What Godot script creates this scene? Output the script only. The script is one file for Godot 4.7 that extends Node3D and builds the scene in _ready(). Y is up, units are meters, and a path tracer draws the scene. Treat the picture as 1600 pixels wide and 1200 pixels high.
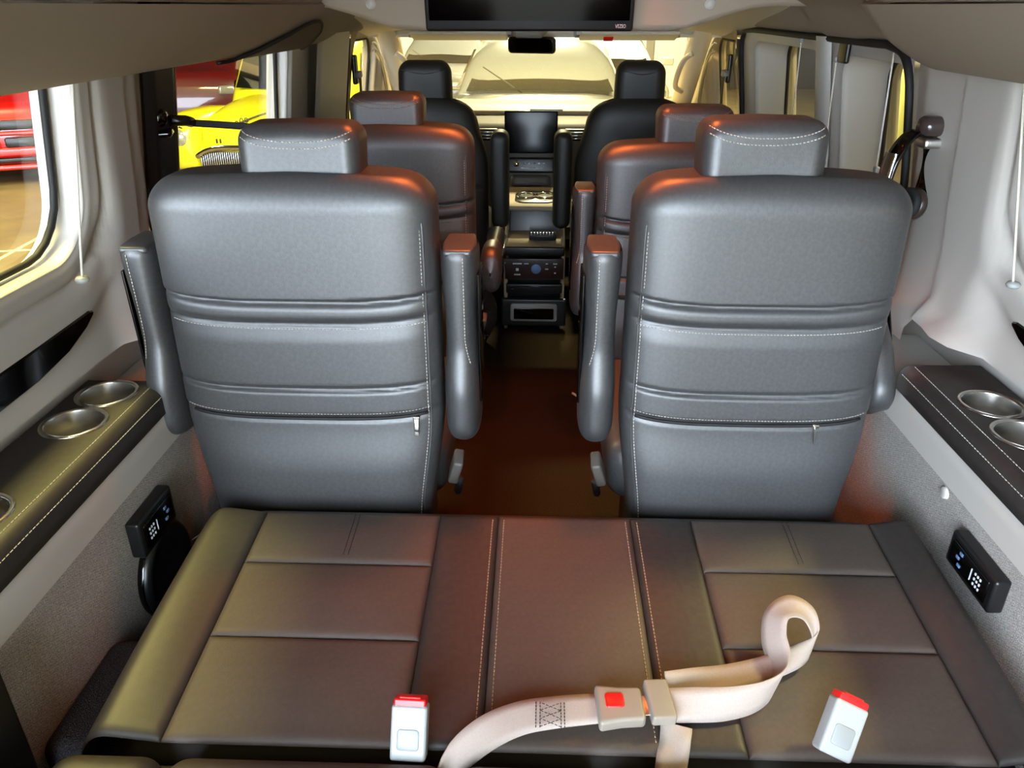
extends Node3D
# A converted passenger van seen from its open tail: rear bench, four captain's chairs, cab, and the workshop outside.

const CX := 0.0155            # centre line of the van
const GROUND := -0.65         # workshop floor, below the van floor
const EYE := Vector3(0, 1.33, 0)
var M := {}
var used := {}

func _ready() -> void:
	setup_view()
	make_materials()
	workshop()
	shell()
	cab()
	overhead()
	ledges()
	bench()
	chairs()
	console()
	belts()
	wall_fittings()
	vehicles()

# ---------------------------------------------------------------- camera, sky, lights
func setup_view() -> void:
	var cam := Camera3D.new()
	cam.name = "camera"
	cam.fov = 2.0 * rad_to_deg(atan(600.0 / 1200.0))
	cam.near = 0.02
	cam.far = 80.0
	add_child(cam)
	cam.position = EYE
	cam.rotation = Vector3(deg_to_rad(-26.2), deg_to_rad(1.93), 0)
	cam.current = true
	var env := Environment.new()
	env.background_mode = Environment.BG_COLOR
	env.background_color = Color(0.88, 0.94, 1.0)
	env.background_energy_multiplier = 10.0
	env.tonemap_mode = Environment.TONE_MAPPER_LINEAR
	env.tonemap_exposure = 2.6
	env.sdfgi_enabled = true
	env.ssao_enabled = true
	env.ssil_enabled = true
	var we := WorldEnvironment.new()
	we.name = "world_environment"
	we.environment = env
	add_child(we)

func lamp_panel(at: Vector3, size: Vector2, col: Color, energy: float, label: String) -> void:
	var t := thing("ceiling_light_panel", label, "light", at, 0.0, "workshop ceiling lights")
	var st := mb()
	rbox(st, Vector3(size.x + 0.08, 0.10, size.y + 0.08), 0.02, Transform3D(Basis(), Vector3(0, 0.06, 0)), 2)
	part("housing", st, M.metal_dark, t)
	st = mb()
	rbox(st, Vector3(size.x, 0.02, size.y), 0.005, Transform3D(Basis(), Vector3(0, 0.0, 0)), 2)
	var m := StandardMaterial3D.new()
	m.albedo_color = Color(0.9, 0.9, 0.85)
	m.emission_enabled = true
	m.emission = col
	m.emission_energy_multiplier = 2.0
	part("lamp_diffuser", st, m, t)
	var l := AreaLight3D.new()
	l.name = "lamp_light"
	l.area_size = size
	l.light_color = col
	l.light_energy = energy
	l.area_range = 60.0
	l.shadow_enabled = true
	t.add_child(l)
	l.position = Vector3(0, -0.03, 0)
	l.rotation = Vector3(-PI / 2, 0, 0)

func puck(at: Vector3, col: Color, energy: float, label: String) -> void:
	var t := thing("ceiling_reading_light", label, "light", at, 0.0, "amber ceiling lights of the van")
	var st := mb()
	lathe(st, [Vector2(0.0, 0.012), Vector2(0.045, 0.012), Vector2(0.048, 0.0), Vector2(0.04, -0.004), Vector2(0.034, 0.0)], Transform3D(), 24)
	part("bezel", st, M.chrome, t)
	st = mb()
	lathe(st, [Vector2(0.0, -0.002), Vector2(0.034, -0.001), Vector2(0.034, 0.004)], Transform3D(), 24)
	var m := StandardMaterial3D.new()
	m.albedo_color = Color(0.9, 0.8, 0.6)
	m.emission_enabled = true
	m.emission = col
	m.emission_energy_multiplier = 4.0
	part("lamp_lens", st, m, t)
	var l := SpotLight3D.new()
	l.name = "lamp_light"
	l.light_color = col
	l.light_energy = energy
	l.light_size = 0.035
	l.spot_range = 12.0
	l.spot_angle = 46.0
	l.spot_attenuation = 2.0
	l.shadow_enabled = true
	t.add_child(l)
	l.position = Vector3(0, -0.02, 0)
	l.rotation = Vector3(-PI / 2, 0, 0)

# ---------------------------------------------------------------- node helpers
func numbered(called: String) -> String:
	if not used.has(called):
		used[called] = 0
		return called
	used[called] += 1
	return "%s_%03d" % [called, used[called]]

func thing(called: String, label: String, category: String, at := Vector3.ZERO, turn := 0.0, group := "") -> Node3D:
	var o := Node3D.new()
	o.name = numbered(called)
	add_child(o)
	o.position = at
	o.rotation.y = turn
	tag(o, label, category, group)
	return o

func tag(o: Node, label: String, category: String, group := "") -> Node:
	o.set_meta("label", label)
	if category: o.set_meta("category", category)
	if group: o.set_meta("group", group)
	return o

func part(called: String, st: SurfaceTool, m: Material, parent: Node, label := "") -> MeshInstance3D:
	st.generate_normals()
	return put(called, st.commit(), m, parent, label)

func put(called: String, mesh: Mesh, m: Material, parent: Node, label := "") -> MeshInstance3D:
	var o := MeshInstance3D.new()
	o.name = numbered(called) if parent == self else called
	o.mesh = mesh
	o.material_override = m
	o.cast_shadow = GeometryInstance3D.SHADOW_CASTING_SETTING_ON
	parent.add_child(o, true)
	if label: o.set_meta("label", label)
	return o

func struct(called: String, st: SurfaceTool, m: Material, label: String, category: String) -> MeshInstance3D:
	var o := part(called, st, m, self)
	o.set_meta("kind", "structure")
	tag(o, label, category)
	return o

func dup(root: Node3D, label: String, at: Vector3, turn := 0.0) -> Node3D:
	var r: Node3D = root.duplicate()
	r.name = numbered(str(root.name))
	add_child(r)
	r.position = at
	r.rotation.y = turn
	r.set_meta("label", label)
	return r

# ---------------------------------------------------------------- mesh helpers
func mb(smooth := true) -> SurfaceTool:
	var st := SurfaceTool.new()
	st.begin(Mesh.PRIMITIVE_TRIANGLES)
	st.set_smooth_group(0 if smooth else -1)
	return st

func tri(st: SurfaceTool, a: Vector3, b: Vector3, c: Vector3) -> void:
	if (b - a).cross(c - a).length_squared() < 1e-16:
		return
	st.add_vertex(a); st.add_vertex(b); st.add_vertex(c)

func quad(st: SurfaceTool, a: Vector3, b: Vector3, c: Vector3, d: Vector3) -> void:
	tri(st, a, b, c); tri(st, a, c, d)

# a surface from fn(u, v), u and v in 0..1
func grid(st: SurfaceTool, fn: Callable, nu: int, nv: int, flip := false) -> void:
	var pts := PackedVector3Array()
	pts.resize((nu + 1) * (nv + 1))
	for i in nu + 1:
		for j in nv + 1:
			pts[i * (nv + 1) + j] = fn.call(float(i) / nu, float(j) / nv)
	gridp(st, pts, nu, nv, flip)

func gridp(st: SurfaceTool, pts: PackedVector3Array, nu: int, nv: int, flip := false) -> void:
	for i in nu:
		for j in nv:
			var a := pts[i * (nv + 1) + j]
			var b := pts[(i + 1) * (nv + 1) + j]
			var c := pts[(i + 1) * (nv + 1) + j + 1]
			var d := pts[i * (nv + 1) + j + 1]
			if flip: quad(st, a, d, c, b)
			else: quad(st, a, b, c, d)

func rbox(st: SurfaceTool, size: Vector3, r: float, xf := Transform3D(), n := 3, warp = null) -> void:
	var h := size / 2
	r = minf(r, minf(h.x, minf(h.y, h.z)) * 0.999)
	var axes := [[Vector3.RIGHT, Vector3.UP, Vector3.BACK], [Vector3.UP, Vector3.BACK, Vector3.RIGHT], [Vector3.BACK, Vector3.RIGHT, Vector3.UP]]
	for ax in axes:
		var a: Vector3 = ax[0]
		var b: Vector3 = ax[1]
		var c: Vector3 = ax[2]
		var ha := absf(a.dot(h))
		var hb := absf(b.dot(h))
		var hc := absf(c.dot(h))
		var ca := coords(ha, r, n, 2)
		var cb := coords(hb, r, n, 2)
		for s in [-1.0, 1.0]:
			var pts := PackedVector3Array()
			for x in ca:
				for y in cb:
					var p: Vector3 = a * x + b * y + c * (hc * s)
					var q := Vector3(clampf(p.x, -(h.x - r), h.x - r), clampf(p.y, -(h.y - r), h.y - r), clampf(p.z, -(h.z - r), h.z - r))
					var d := p - q
					p = q + d.normalized() * r
					if warp != null: p = warp.call(p)
					pts.append(xf * p)
			gridp(st, pts, ca.size() - 1, cb.size() - 1, s > 0)

func coords(h: float, r: float, n: int, inner: int) -> Array:
	var out := []
	for i in n: out.append(-h + r - r * tan((1.0 - float(i) / n) * PI / 4))
	for i in inner + 1: out.append(lerpf(-(h - r), h - r, float(i) / inner))
	for i in n: out.append(h - r + r * tan((float(i + 1) / n) * PI / 4))
	return out

func at(x: float, y: float, z: float, rot := Vector3.ZERO) -> Transform3D:
	return Transform3D(Basis.from_euler(rot), Vector3(x, y, z))

func tube(st: SurfaceTool, pts: Array, r: float, sides := 6, closed := false) -> void:
	var n := pts.size()
	var rings := []
	var side := Vector3.ZERO
	for i in n:
		var p0: Vector3 = pts[(i - 1 + n) % n] if (closed or i > 0) else pts[i]
		var p1: Vector3 = pts[(i + 1) % n] if (closed or i < n - 1) else pts[i]
		var t := (p1 - p0).normalized()
		if i == 0: side = t.cross(Vector3.UP if absf(t.y) < 0.9 else Vector3.RIGHT)
		var a := (side - t * side.dot(t)).normalized()
		side = a
		var b := t.cross(a).normalized()
		var ring := []
		for k in sides:
			var w := TAU * k / sides
			ring.append(pts[i] + (a * cos(w) + b * sin(w)) * r)
		rings.append(ring)
	for i in (n if closed else n - 1):
		var A: Array = rings[i]
		var B: Array = rings[(i + 1) % n]
		for k in sides:
			quad(st, A[k], A[(k + 1) % sides], B[(k + 1) % sides], B[k])
	if not closed:
		for k in range(1, sides - 1):
			tri(st, rings[0][0], rings[0][k + 1], rings[0][k])
			tri(st, rings[n - 1][0], rings[n - 1][k], rings[n - 1][k + 1])

func spline(ctrl: Array, n: int, closed := false) -> Array:
	var out := []
	var c := ctrl.size()
	var segs := c if closed else c - 1
	for s in segs:
		for k in n:
			var t := float(k) / n
			var p0 = ctrl[(s - 1 + c) % c] if (closed or s > 0) else ctrl[s]
			var p1 = ctrl[s]
			var p2 = ctrl[(s + 1) % c]
			var p3 = ctrl[(s + 2) % c] if (closed or s + 2 < c) else p2
			out.append(p1.cubic_interpolate(p2, p0, p3, t))
	if not closed: out.append(ctrl[c - 1])
	return out

func lathe(st: SurfaceTool, prof: Array, xf: Transform3D, sides := 24) -> void:
	grid(st, func(u, v):
		var f: float = v * (prof.size() - 1)
		var k := mini(int(round(f)), prof.size() - 1)
		var p: Vector2 = prof[k]
		return xf * Vector3(p.x * cos(u * TAU), p.y, p.x * sin(u * TAU)), sides, prof.size() - 1)

# an outline in x and y, extruded along z from -d/2 to d/2, with a chamfer
func prism(st: SurfaceTool, poly: PackedVector2Array, d: float, xf := Transform3D(), bevel := 0.0) -> void:
	if Geometry2D.is_polygon_clockwise(poly): poly.reverse()
	var inner := poly
	if bevel > 0.0:
		inner = PackedVector2Array()
		var n := poly.size()
		for i in n:
			var a := (poly[i] - poly[(i - 1 + n) % n]).normalized()
			var b := (poly[(i + 1) % n] - poly[i]).normalized()
			var nn := (Vector2(-a.y, a.x) + Vector2(-b.y, b.x)).normalized()
			inner.append(poly[i] + nn * bevel)
	var idx := Geometry2D.triangulate_polygon(inner)
	for s in [-1.0, 1.0]:
		for k in range(0, idx.size(), 3):
			var p := []
			for m in 3: p.append(xf * Vector3(inner[idx[k + m]].x, inner[idx[k + m]].y, s * d / 2))
			if s > 0: tri(st, p[0], p[2], p[1])
			else: tri(st, p[0], p[1], p[2])
	var zs := [[-d / 2, inner], [-d / 2 + bevel, poly], [d / 2 - bevel, poly], [d / 2, inner]] if bevel > 0 else [[-d / 2, poly], [d / 2, poly]]
	for k in zs.size() - 1:
		for i in poly.size():
			var j := (i + 1) % poly.size()
			var A: PackedVector2Array = zs[k][1]
			var B: PackedVector2Array = zs[k + 1][1]
			quad(st, xf * Vector3(A[i].x, A[i].y, zs[k][0]), xf * Vector3(B[i].x, B[i].y, zs[k + 1][0]), xf * Vector3(B[j].x, B[j].y, zs[k + 1][0]), xf * Vector3(A[j].x, A[j].y, zs[k][0]))

func rrect(w: float, h: float, r: float, n := 5) -> PackedVector2Array:
	var out := PackedVector2Array()
	for c in 4:
		var cx := (w / 2 - r) * (1 if c in [0, 3] else -1)
		var cy := (h / 2 - r) * (1 if c in [0, 1] else -1)
		for i in n + 1:
			var a := PI / 2 * (c + float(i) / n)
			out.append(Vector2(cx + r * cos(a), cy + r * sin(a)))
	return out

# a row of thread stitches along a path
func stitches(st: SurfaceTool, pts: Array, step := 0.008, r := 0.0009) -> void:
	var run := 0.0
	var on := true
	var start: Vector3 = pts[0]
	var last: Vector3 = pts[0]
	for i in range(1, pts.size()):
		var b: Vector3 = pts[i]
		var seg := last.distance_to(b)
		while run + seg >= (step * 0.66 if on else step * 0.34):
			var need := (step * 0.66 if on else step * 0.34) - run
			var p := last.lerp(b, need / maxf(seg, 1e-9))
			if on: tube(st, [start, p], r, 4)
			on = not on
			start = p
			last = p
			seg = last.distance_to(b)
			run = 0.0
		run += seg
		last = b

# a band of webbing: rows of [centre, half-width vector]
func ribbon(st: SurfaceTool, ctrl: Array, th: float, n := 8) -> void:
	var cs := []
	var ws := []
	for c in ctrl:
		cs.append(c[0]); ws.append(c[1])
	cs = spline(cs, n)
	ws = spline(ws, n)
	var m := cs.size()
	var half := 0.0
	for c in ctrl: half += (c[1] as Vector3).length() / ctrl.size()
	var pts := PackedVector3Array()
	for i in m:
		var t: Vector3 = (cs[mini(i + 1, m - 1)] - cs[maxi(i - 1, 0)]).normalized()
		var w: Vector3 = ws[i].normalized() * half
		var nn := t.cross(w).normalized() * th / 2
		for e in [[-1.0, 1.0], [-0.5, 1.15], [0.0, 1.2], [0.5, 1.15], [1.0, 1.0], [1.0, -1.0], [0.5, -1.15], [0.0, -1.2], [-0.5, -1.15], [-1.0, -1.0], [-1.0, 1.0]]:
			pts.append(cs[i] + w * e[0] + nn * e[1])
	gridp(st, pts, m - 1, 10)

# ---------------------------------------------------------------- materials
func noise_tex(freq: float, size := 256, normal := false, strength := 4.0, seed := 1, octaves := 4, kind := FastNoiseLite.TYPE_SIMPLEX_SMOOTH) -> NoiseTexture2D:
	var n := FastNoiseLite.new()
	n.seed = seed
	n.frequency = freq
	n.fractal_octaves = octaves
	n.noise_type = kind
	var t := NoiseTexture2D.new()
	t.width = size
	t.height = size
	t.seamless = true
	t.noise = n
	t.as_normal_map = normal
	t.bump_strength = strength
	return t

func tinted(freq: float, a: Color, b: Color, seed := 1, size := 256) -> NoiseTexture2D:
	var t := noise_tex(freq, size, false, 1.0, seed)
	var g := Gradient.new()
	g.set_color(0, a)
	g.set_color(1, b)
	t.color_ramp = g
	return t

func mat(col: Color, rough := 0.5, metal := 0.0, spec := 0.5) -> StandardMaterial3D:
	var m := StandardMaterial3D.new()
	m.albedo_color = col
	m.roughness = rough
	m.metallic = metal
	m.metallic_specular = spec
	return m

func textured(m: StandardMaterial3D, albedo: Texture2D, bump: Texture2D, scale: float, bump_depth: float) -> StandardMaterial3D:
	m.uv1_triplanar = true
	m.uv1_scale = Vector3.ONE * scale
	if albedo: m.albedo_texture = albedo
	if bump:
		m.heightmap_enabled = true
		m.heightmap_texture = bump
		m.heightmap_scale = bump_depth
	return m

func make_materials() -> void:
	var grain := noise_tex(0.055, 512, false, 1.0, 7, 3, FastNoiseLite.TYPE_CELLULAR)
	var fine := noise_tex(0.12, 256, false, 1.0, 3)
	var soft := noise_tex(0.02, 256, false, 1.0, 11)
	M.leather = textured(mat(Color(0.235, 0.233, 0.235), 0.42, 0, 0.66), tinted(0.014, Color(0.74, 0.75, 0.76), Color(1, 1, 1), 5, 512), grain, 14.0, 0.012)
	M.leather.roughness = 0.48
	M.leather.roughness_texture = tinted(0.016, Color(0.82, 0.82, 0.82), Color(1, 1, 1), 15, 512)
	M.leather_cab = textured(mat(Color(0.11, 0.105, 0.10), 0.5), null, grain, 14.0, 0.012)
	M.bench_smooth = textured(mat(Color(0.20, 0.178, 0.165), 0.55), tinted(0.015, Color(0.82, 0.82, 0.82), Color(1, 1, 1), 9), grain, 14.0, 0.012)
	M.bench_panel = textured(mat(Color(0.29, 0.248, 0.22), 0.6), tinted(0.015, Color(0.88, 0.88, 0.88), Color(1, 1, 1), 10), grain, 18.0, 0.02)
	M.thread = mat(Color(0.74, 0.72, 0.68), 0.7)
	M.thread_tan = mat(Color(0.62, 0.53, 0.42), 0.7)
	M.thread_black = mat(Color(0.08, 0.08, 0.08), 0.7)
	M.trim = textured(mat(Color(0.69, 0.67, 0.64), 0.5), null, fine, 6.0, 0.01)
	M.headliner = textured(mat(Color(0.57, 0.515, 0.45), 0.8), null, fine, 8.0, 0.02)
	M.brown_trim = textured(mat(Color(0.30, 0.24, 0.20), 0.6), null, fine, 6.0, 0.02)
	M.cream = mat(Color(0.80, 0.76, 0.68), 0.55)
	M.wall_carpet = textured(mat(Color(0.86, 0.83, 0.80), 0.95, 0, 0.2), weave(), null, 12.0, 0.0)
	M.wall_carpet.heightmap_enabled = true
	M.wall_carpet.heightmap_texture = M.wall_carpet.albedo_texture
	M.wall_carpet.heightmap_scale = 0.12
	M.floor_carpet = textured(mat(Color(0.215, 0.18, 0.155), 1.0, 0, 0.1), tinted(0.18, Color(0.55, 0.55, 0.55), Color(1, 1, 1), 21), noise_tex(0.25, 256, false, 1.0, 22), 5.0, 0.3)
	M.pile = textured(mat(Color(0.30, 0.29, 0.30), 1.0, 0, 0.1), tinted(0.2, Color(0.3, 0.3, 0.3), Color(1, 1, 1), 23), noise_tex(0.25, 256, false, 1.0, 24), 6.0, 0.6)
	M.steel = mat(Color(0.83, 0.82, 0.80), 0.22, 1.0)
	M.steel_brushed = textured(mat(Color(0.78, 0.77, 0.75), 0.32, 1.0), null, soft, 6.0, 0.02)
	M.chrome = mat(Color(0.88, 0.87, 0.84), 0.08, 1.0)
	M.metal_dark = mat(Color(0.25, 0.25, 0.25), 0.5, 0.6)
	M.black_plastic = mat(Color(0.055, 0.055, 0.06), 0.35)
	M.black_gloss = mat(Color(0.02, 0.02, 0.022), 0.08)
	M.black_rubber = mat(Color(0.05, 0.05, 0.052), 0.7)
	M.grey_plastic = mat(Color(0.50, 0.48, 0.45), 0.45)
	M.white_plastic = mat(Color(0.575, 0.585, 0.58), 0.35)
	M.white_cord = mat(Color(0.88, 0.86, 0.80), 0.7)
	M.belt_grey = mat(Color(0.52, 0.485, 0.445), 0.38)
	M.red_plastic = mat(Color(0.86, 0.06, 0.07), 0.35)
	M.webbing = textured(mat(Color(0.66, 0.605, 0.57), 0.6), stripes(), null, 10.0, 0.0)
	M.webbing.rim_enabled = true
	M.webbing.rim = 0.3
	M.screen = mat(Color(0.01, 0.012, 0.02), 0.16, 0, 0.28)
	M.tv = mat(Color(0.004, 0.004, 0.005), 0.12, 0, 0.25)
	M.wood = textured(mat(Color(0.20, 0.12, 0.08), 0.3), tinted(0.05, Color(0.7, 0.7, 0.7), Color(1, 1, 1), 31), null, 6.0, 0.0)
	M.icon = mat(Color(0.70, 0.72, 0.75), 0.5)
	M.icon_blue = mat(Color(0.35, 0.45, 0.60), 0.5)
	M.glass = mat(Color(0.25, 0.26, 0.22, 0.06), 0.02)
	M.glass.transparency = BaseMaterial3D.TRANSPARENCY_ALPHA
	M.glass_tint = mat(Color(0.10, 0.11, 0.09, 0.30), 0.02)
	M.glass_tint.transparency = BaseMaterial3D.TRANSPARENCY_ALPHA
	M.glass_dark = mat(Color(0.06, 0.07, 0.06, 0.48), 0.02)
	M.glass_dark.transparency = BaseMaterial3D.TRANSPARENCY_ALPHA
	M.windscreen = mat(Color(0.93, 0.90, 0.76, 0.25), 0.6)
	M.windscreen.transparency = BaseMaterial3D.TRANSPARENCY_ALPHA
	M.dash = textured(mat(Color(0.30, 0.28, 0.26), 0.6), null, fine, 6.0, 0.02)
	M.dash_tan = mat(Color(0.55, 0.49, 0.40), 0.55)
	M.concrete = textured(mat(Color(0.50, 0.45, 0.33), 0.45), tinted(0.012, Color(0.80, 0.80, 0.80), Color(1, 1, 1), 41, 512), null, 0.25, 0.0)
	M.floor_line = mat(Color(0.86, 0.80, 0.62), 0.5)
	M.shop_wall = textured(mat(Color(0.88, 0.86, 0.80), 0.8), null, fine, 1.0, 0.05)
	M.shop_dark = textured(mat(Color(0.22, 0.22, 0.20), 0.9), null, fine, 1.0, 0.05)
	M.paint_red = paint(Color(0.72, 0.035, 0.03))
	M.paint_dark_red = paint(Color(0.33, 0.02, 0.02))
	M.paint_yellow = paint(Color(0.93, 0.90, 0.12))
	M.paint_grey = paint(Color(0.36, 0.37, 0.37))
	M.paint_white = paint(Color(0.85, 0.85, 0.82))
	M.car_glass = mat(Color(0.05, 0.06, 0.06), 0.05)
	M.tyre = mat(Color(0.05, 0.05, 0.05), 0.8)
	M.lamp_glass = mat(Color(0.75, 0.76, 0.72), 0.08, 0.6)

func paint(c: Color) -> StandardMaterial3D:
	var m := mat(c, 0.35)
	m.clearcoat_enabled = true
	m.clearcoat = 1.0
	m.clearcoat_roughness = 0.05
	return m

func weave() -> ImageTexture:
	var rng := RandomNumberGenerator.new()
	rng.seed = 77
	var im := Image.create(128, 128, false, Image.FORMAT_RGB8)
	for y in 128:
		for x in 128:
			var k := 0.74 + 0.07 * sin(x * TAU / 8.0) * cos(y * TAU / 8.0 + floorf(x / 8.0) * PI) + rng.randf_range(-0.30, 0.18)
			im.set_pixel(x, y, Color(k, k, k))
	return ImageTexture.create_from_image(im)

func stripes() -> ImageTexture:
	var rng := RandomNumberGenerator.new()
	rng.seed = 78
	var im := Image.create(128, 128, false, Image.FORMAT_RGB8)
	for y in 128:
		for x in 128:
			var k := 0.94 + 0.02 * sin((x + y) * TAU / 4.0) + rng.randf_range(-0.05, 0.04)
			im.set_pixel(x, y, Color(k, k, k))
	return ImageTexture.create_from_image(im)

# ---------------------------------------------------------------- workshop around the van
func slab(st: SurfaceTool, lo: Vector3, hi: Vector3) -> void:
	rbox(st, hi - lo, 0.004, Transform3D(Basis(), (lo + hi) / 2), 1)

func workshop() -> void:
	var st := mb(false)
	slab(st, Vector3(-16.4, GROUND - 0.2, -22.4), Vector3(9.4, GROUND, 12))
	var fl := struct("floor", st, M.concrete, "ochre polished concrete workshop floor outside the van windows", "floor")
	for l in [[Vector3(-9, 0, -5.6), Vector3(-1.2, 0, -7.4)], [Vector3(-9, 0, -7.2), Vector3(-1.5, 0, -4.0)], [Vector3(-4.2, 0, -1.0), Vector3(-5.2, 0, -12.0)]]:
		st = mb(false)
		var a: Vector3 = l[0]
		var b: Vector3 = l[1]
		rbox(st, Vector3(0.035, 0.004, a.distance_to(b)), 0.001, Transform3D(Basis(Vector3.UP, atan2(b.x - a.x, b.z - a.z)), (a + b) / 2 + Vector3(0, GROUND + 0.002, 0)), 1)
		part("floor_line", st, M.floor_line, fl, "pale line across the concrete floor")
	st = mb(false)
	slab(st, Vector3(-16.2, GROUND - 0.1, -22.2), Vector3(-16, 5.1, 12))
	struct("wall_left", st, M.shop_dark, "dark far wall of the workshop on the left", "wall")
	st = mb(false)
	slab(st, Vector3(9, GROUND - 0.1, -22.2), Vector3(9.2, 5.1, 12))
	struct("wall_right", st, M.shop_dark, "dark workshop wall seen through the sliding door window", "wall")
	st = mb(false)
	slab(st, Vector3(-16.1, GROUND - 0.1, -22.2), Vector3(9.1, 5.1, -22))
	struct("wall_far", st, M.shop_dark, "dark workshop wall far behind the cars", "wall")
	st = mb(false)
	slab(st, Vector3(-3.4, GROUND - 0.05, -20.2), Vector3(3.6, 5, -20))
	var wf := struct("wall_front", st, M.shop_wall, "bright cream workshop wall beyond the windscreen", "wall")
	for x in [-2.1, -1.3, 2.6]:
		st = mb(false)
		slab(st, Vector3(x - 0.09, GROUND, -20.0), Vector3(x + 0.09, 4.9, -19.94))
		part("wall_post", st, M.grey_plastic, wf)
	st = mb(false)
	slab(st, Vector3(-16.4, 5, -22.4), Vector3(9.4, 5.2, 3.6))
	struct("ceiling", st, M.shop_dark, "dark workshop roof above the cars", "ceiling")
	# back wall with the wide open gate that the van's tail looks out of
	st = mb(false)
	slab(st, Vector3(-16.1, GROUND - 0.1, 3.2), Vector3(-6.2, 5.1, 3.4))
	slab(st, Vector3(0.7, GROUND - 0.1, 3.2), Vector3(9.1, 5.1, 3.4))
	slab(st, Vector3(-6.3, 3.3, 3.2), Vector3(0.8, 5.1, 3.4))
	struct("wall_back", st, M.shop_wall, "workshop wall with an open gate behind the van", "wall")
	lamp_panel(Vector3(-2.2, 4.7, -2.4), Vector2(1.5, 0.7), Color(1.0, 0.94, 0.55), 37.0, "square workshop ceiling light left of the van")
	lamp_panel(Vector3(0.3, 4.7, -7.0), Vector2(0.6, 0.6), Color(1.0, 0.95, 0.72), 48.0, "square workshop ceiling light ahead of the van windscreen")
	lamp_panel(Vector3(4.2, 4.7, -3.05), Vector2(0.6, 0.6), Color(1.0, 0.93, 0.60), 44.0, "square workshop ceiling light right of the van")
	lamp_panel(Vector3(0.0, 4.7, -15.5), Vector2(1.2, 0.6), Color(1.0, 0.95, 0.75), 85.0, "long workshop ceiling light near the cream wall")
	lamp_panel(Vector3(-7.0, 4.7, -7.0), Vector2(1.2, 0.6), Color(1.0, 0.93, 0.70), 25.0, "long workshop ceiling light above the red cars")

# ---------------------------------------------------------------- van shell
func hw(y: float) -> float:
	return 0.90 - 0.15 * maxf(0.0, y - 0.86)

func rr_sdf(z: float, y: float, c: Vector2, h: Vector2, r: float) -> float:
	var q := Vector2(absf(z - c.x) - (h.x - r), absf(y - c.y) - (h.y - r))
	return Vector2(maxf(q.x, 0), maxf(q.y, 0)).length() + minf(maxf(q.x, q.y), 0) - r

# part of a side wall with one rounded opening. side -1 left, 1 right; z0 > z1
func wall_ring(st: SurfaceTool, side: float, z0: float, z1: float, y0: float, y1: float, hole: Array, reveal: float, relief: Callable) -> void:
	var hz0: float = hole[0]
	var hz1: float = hole[1]
	var hy0: float = hole[2]
	var hy1: float = hole[3]
	var r: float = hole[4]
	var c := Vector2((hz0 + hz1) / 2, (hy0 + hy1) / 2)
	var h := Vector2((hz0 - hz1) / 2, (hy1 - hy0) / 2)
	var inner := []
	var outer := []
	var lim := [Vector2(z0, y1), Vector2(z1, y1), Vector2(z1, y0), Vector2(z0, y0)]
	var sg := [Vector2(1, 1), Vector2(-1, 1), Vector2(-1, -1), Vector2(1, -1)]
	for k in 4:
		var cc: Vector2 = c + Vector2(sg[k].x * (h.x - r), sg[k].y * (h.y - r))
		var L: Vector2 = lim[k]
		for i in 13:
			var a := float(i) / 12
			var w := PI / 2 * (k + a)
			inner.append(cc + Vector2(cos(w), sin(w)) * r)
			var S := Vector2(L.x, cc.y) if k % 2 == 0 else Vector2(cc.x, L.y)
			var E := Vector2(cc.x, L.y) if k % 2 == 0 else Vector2(L.x, cc.y)
			outer.append(S.lerp(L, a * 2) if a < 0.5 else L.lerp(E, a * 2 - 1))
		for i in range(1, 10):
			var nk: Vector2 = c + Vector2(sg[(k + 1) % 4].x * (h.x - r), sg[(k + 1) % 4].y * (h.y - r))
			var w := PI / 2 * (k + 1)
			var d := Vector2(cos(w), sin(w))
			var p := cc.lerp(nk, i / 10.0) + d * r
			inner.append(p)
			var q := p
			if absf(d.x) > 0.5: q.x = z0 if d.x > 0 else z1
			else: q.y = y1 if d.y > 0 else y0
			outer.append(q)
	inner.append(inner[0])
	outer.append(outer[0])
	var n := inner.size() - 1
	var K := 30
	var pts := PackedVector3Array()
	var back := PackedVector3Array()
	for i in n + 1:
		for j in K + 1:
			var f := pow(float(j) / K, 1.5)
			var p: Vector2 = (inner[i] as Vector2).lerp(outer[i], f)
			var d := rr_sdf(p.x, p.y, c, h, r)
			pts.append(Vector3(CX + side * (hw(p.y) - float(relief.call(p.x, p.y, d))), p.y, p.x))
			back.append(Vector3(CX + side * (hw(p.y) + reveal + 0.02), p.y, p.x))
	gridp(st, pts, n, K, side < 0)
	gridp(st, back, n, K, side > 0)
	var jamb := PackedVector3Array()
	for i in n + 1:
		var p: Vector2 = inner[i]
		for j in 9:
			var f := float(j) / 8
			var x := lerpf(hw(p.y) - float(relief.call(p.x, p.y, 0.0)), hw(p.y) + reveal + 0.02, f)
			jamb.append(Vector3(CX + side * x, p.y, p.x))
	gridp(st, jamb, n, 8, side > 0)

func wall_patch(st: SurfaceTool, side: float, z0: float, z1: float, y0: float, y1: float, relief: Callable, nz := 12, ny := 24) -> void:
	grid(st, func(u, v):
		var z: float = lerpf(z0, z1, u)
		var y: float = lerpf(y0, y1, v)
		return Vector3(CX + side * (hw(y) - float(relief.call(z, y, 1.0))), y, z), nz, ny, side < 0)
	grid(st, func(u, v): return Vector3(CX + side * (hw(lerpf(y0, y1, v)) + 0.08), lerpf(y0, y1, v), lerpf(z0, z1, u)), 1, 4, side > 0)

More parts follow.
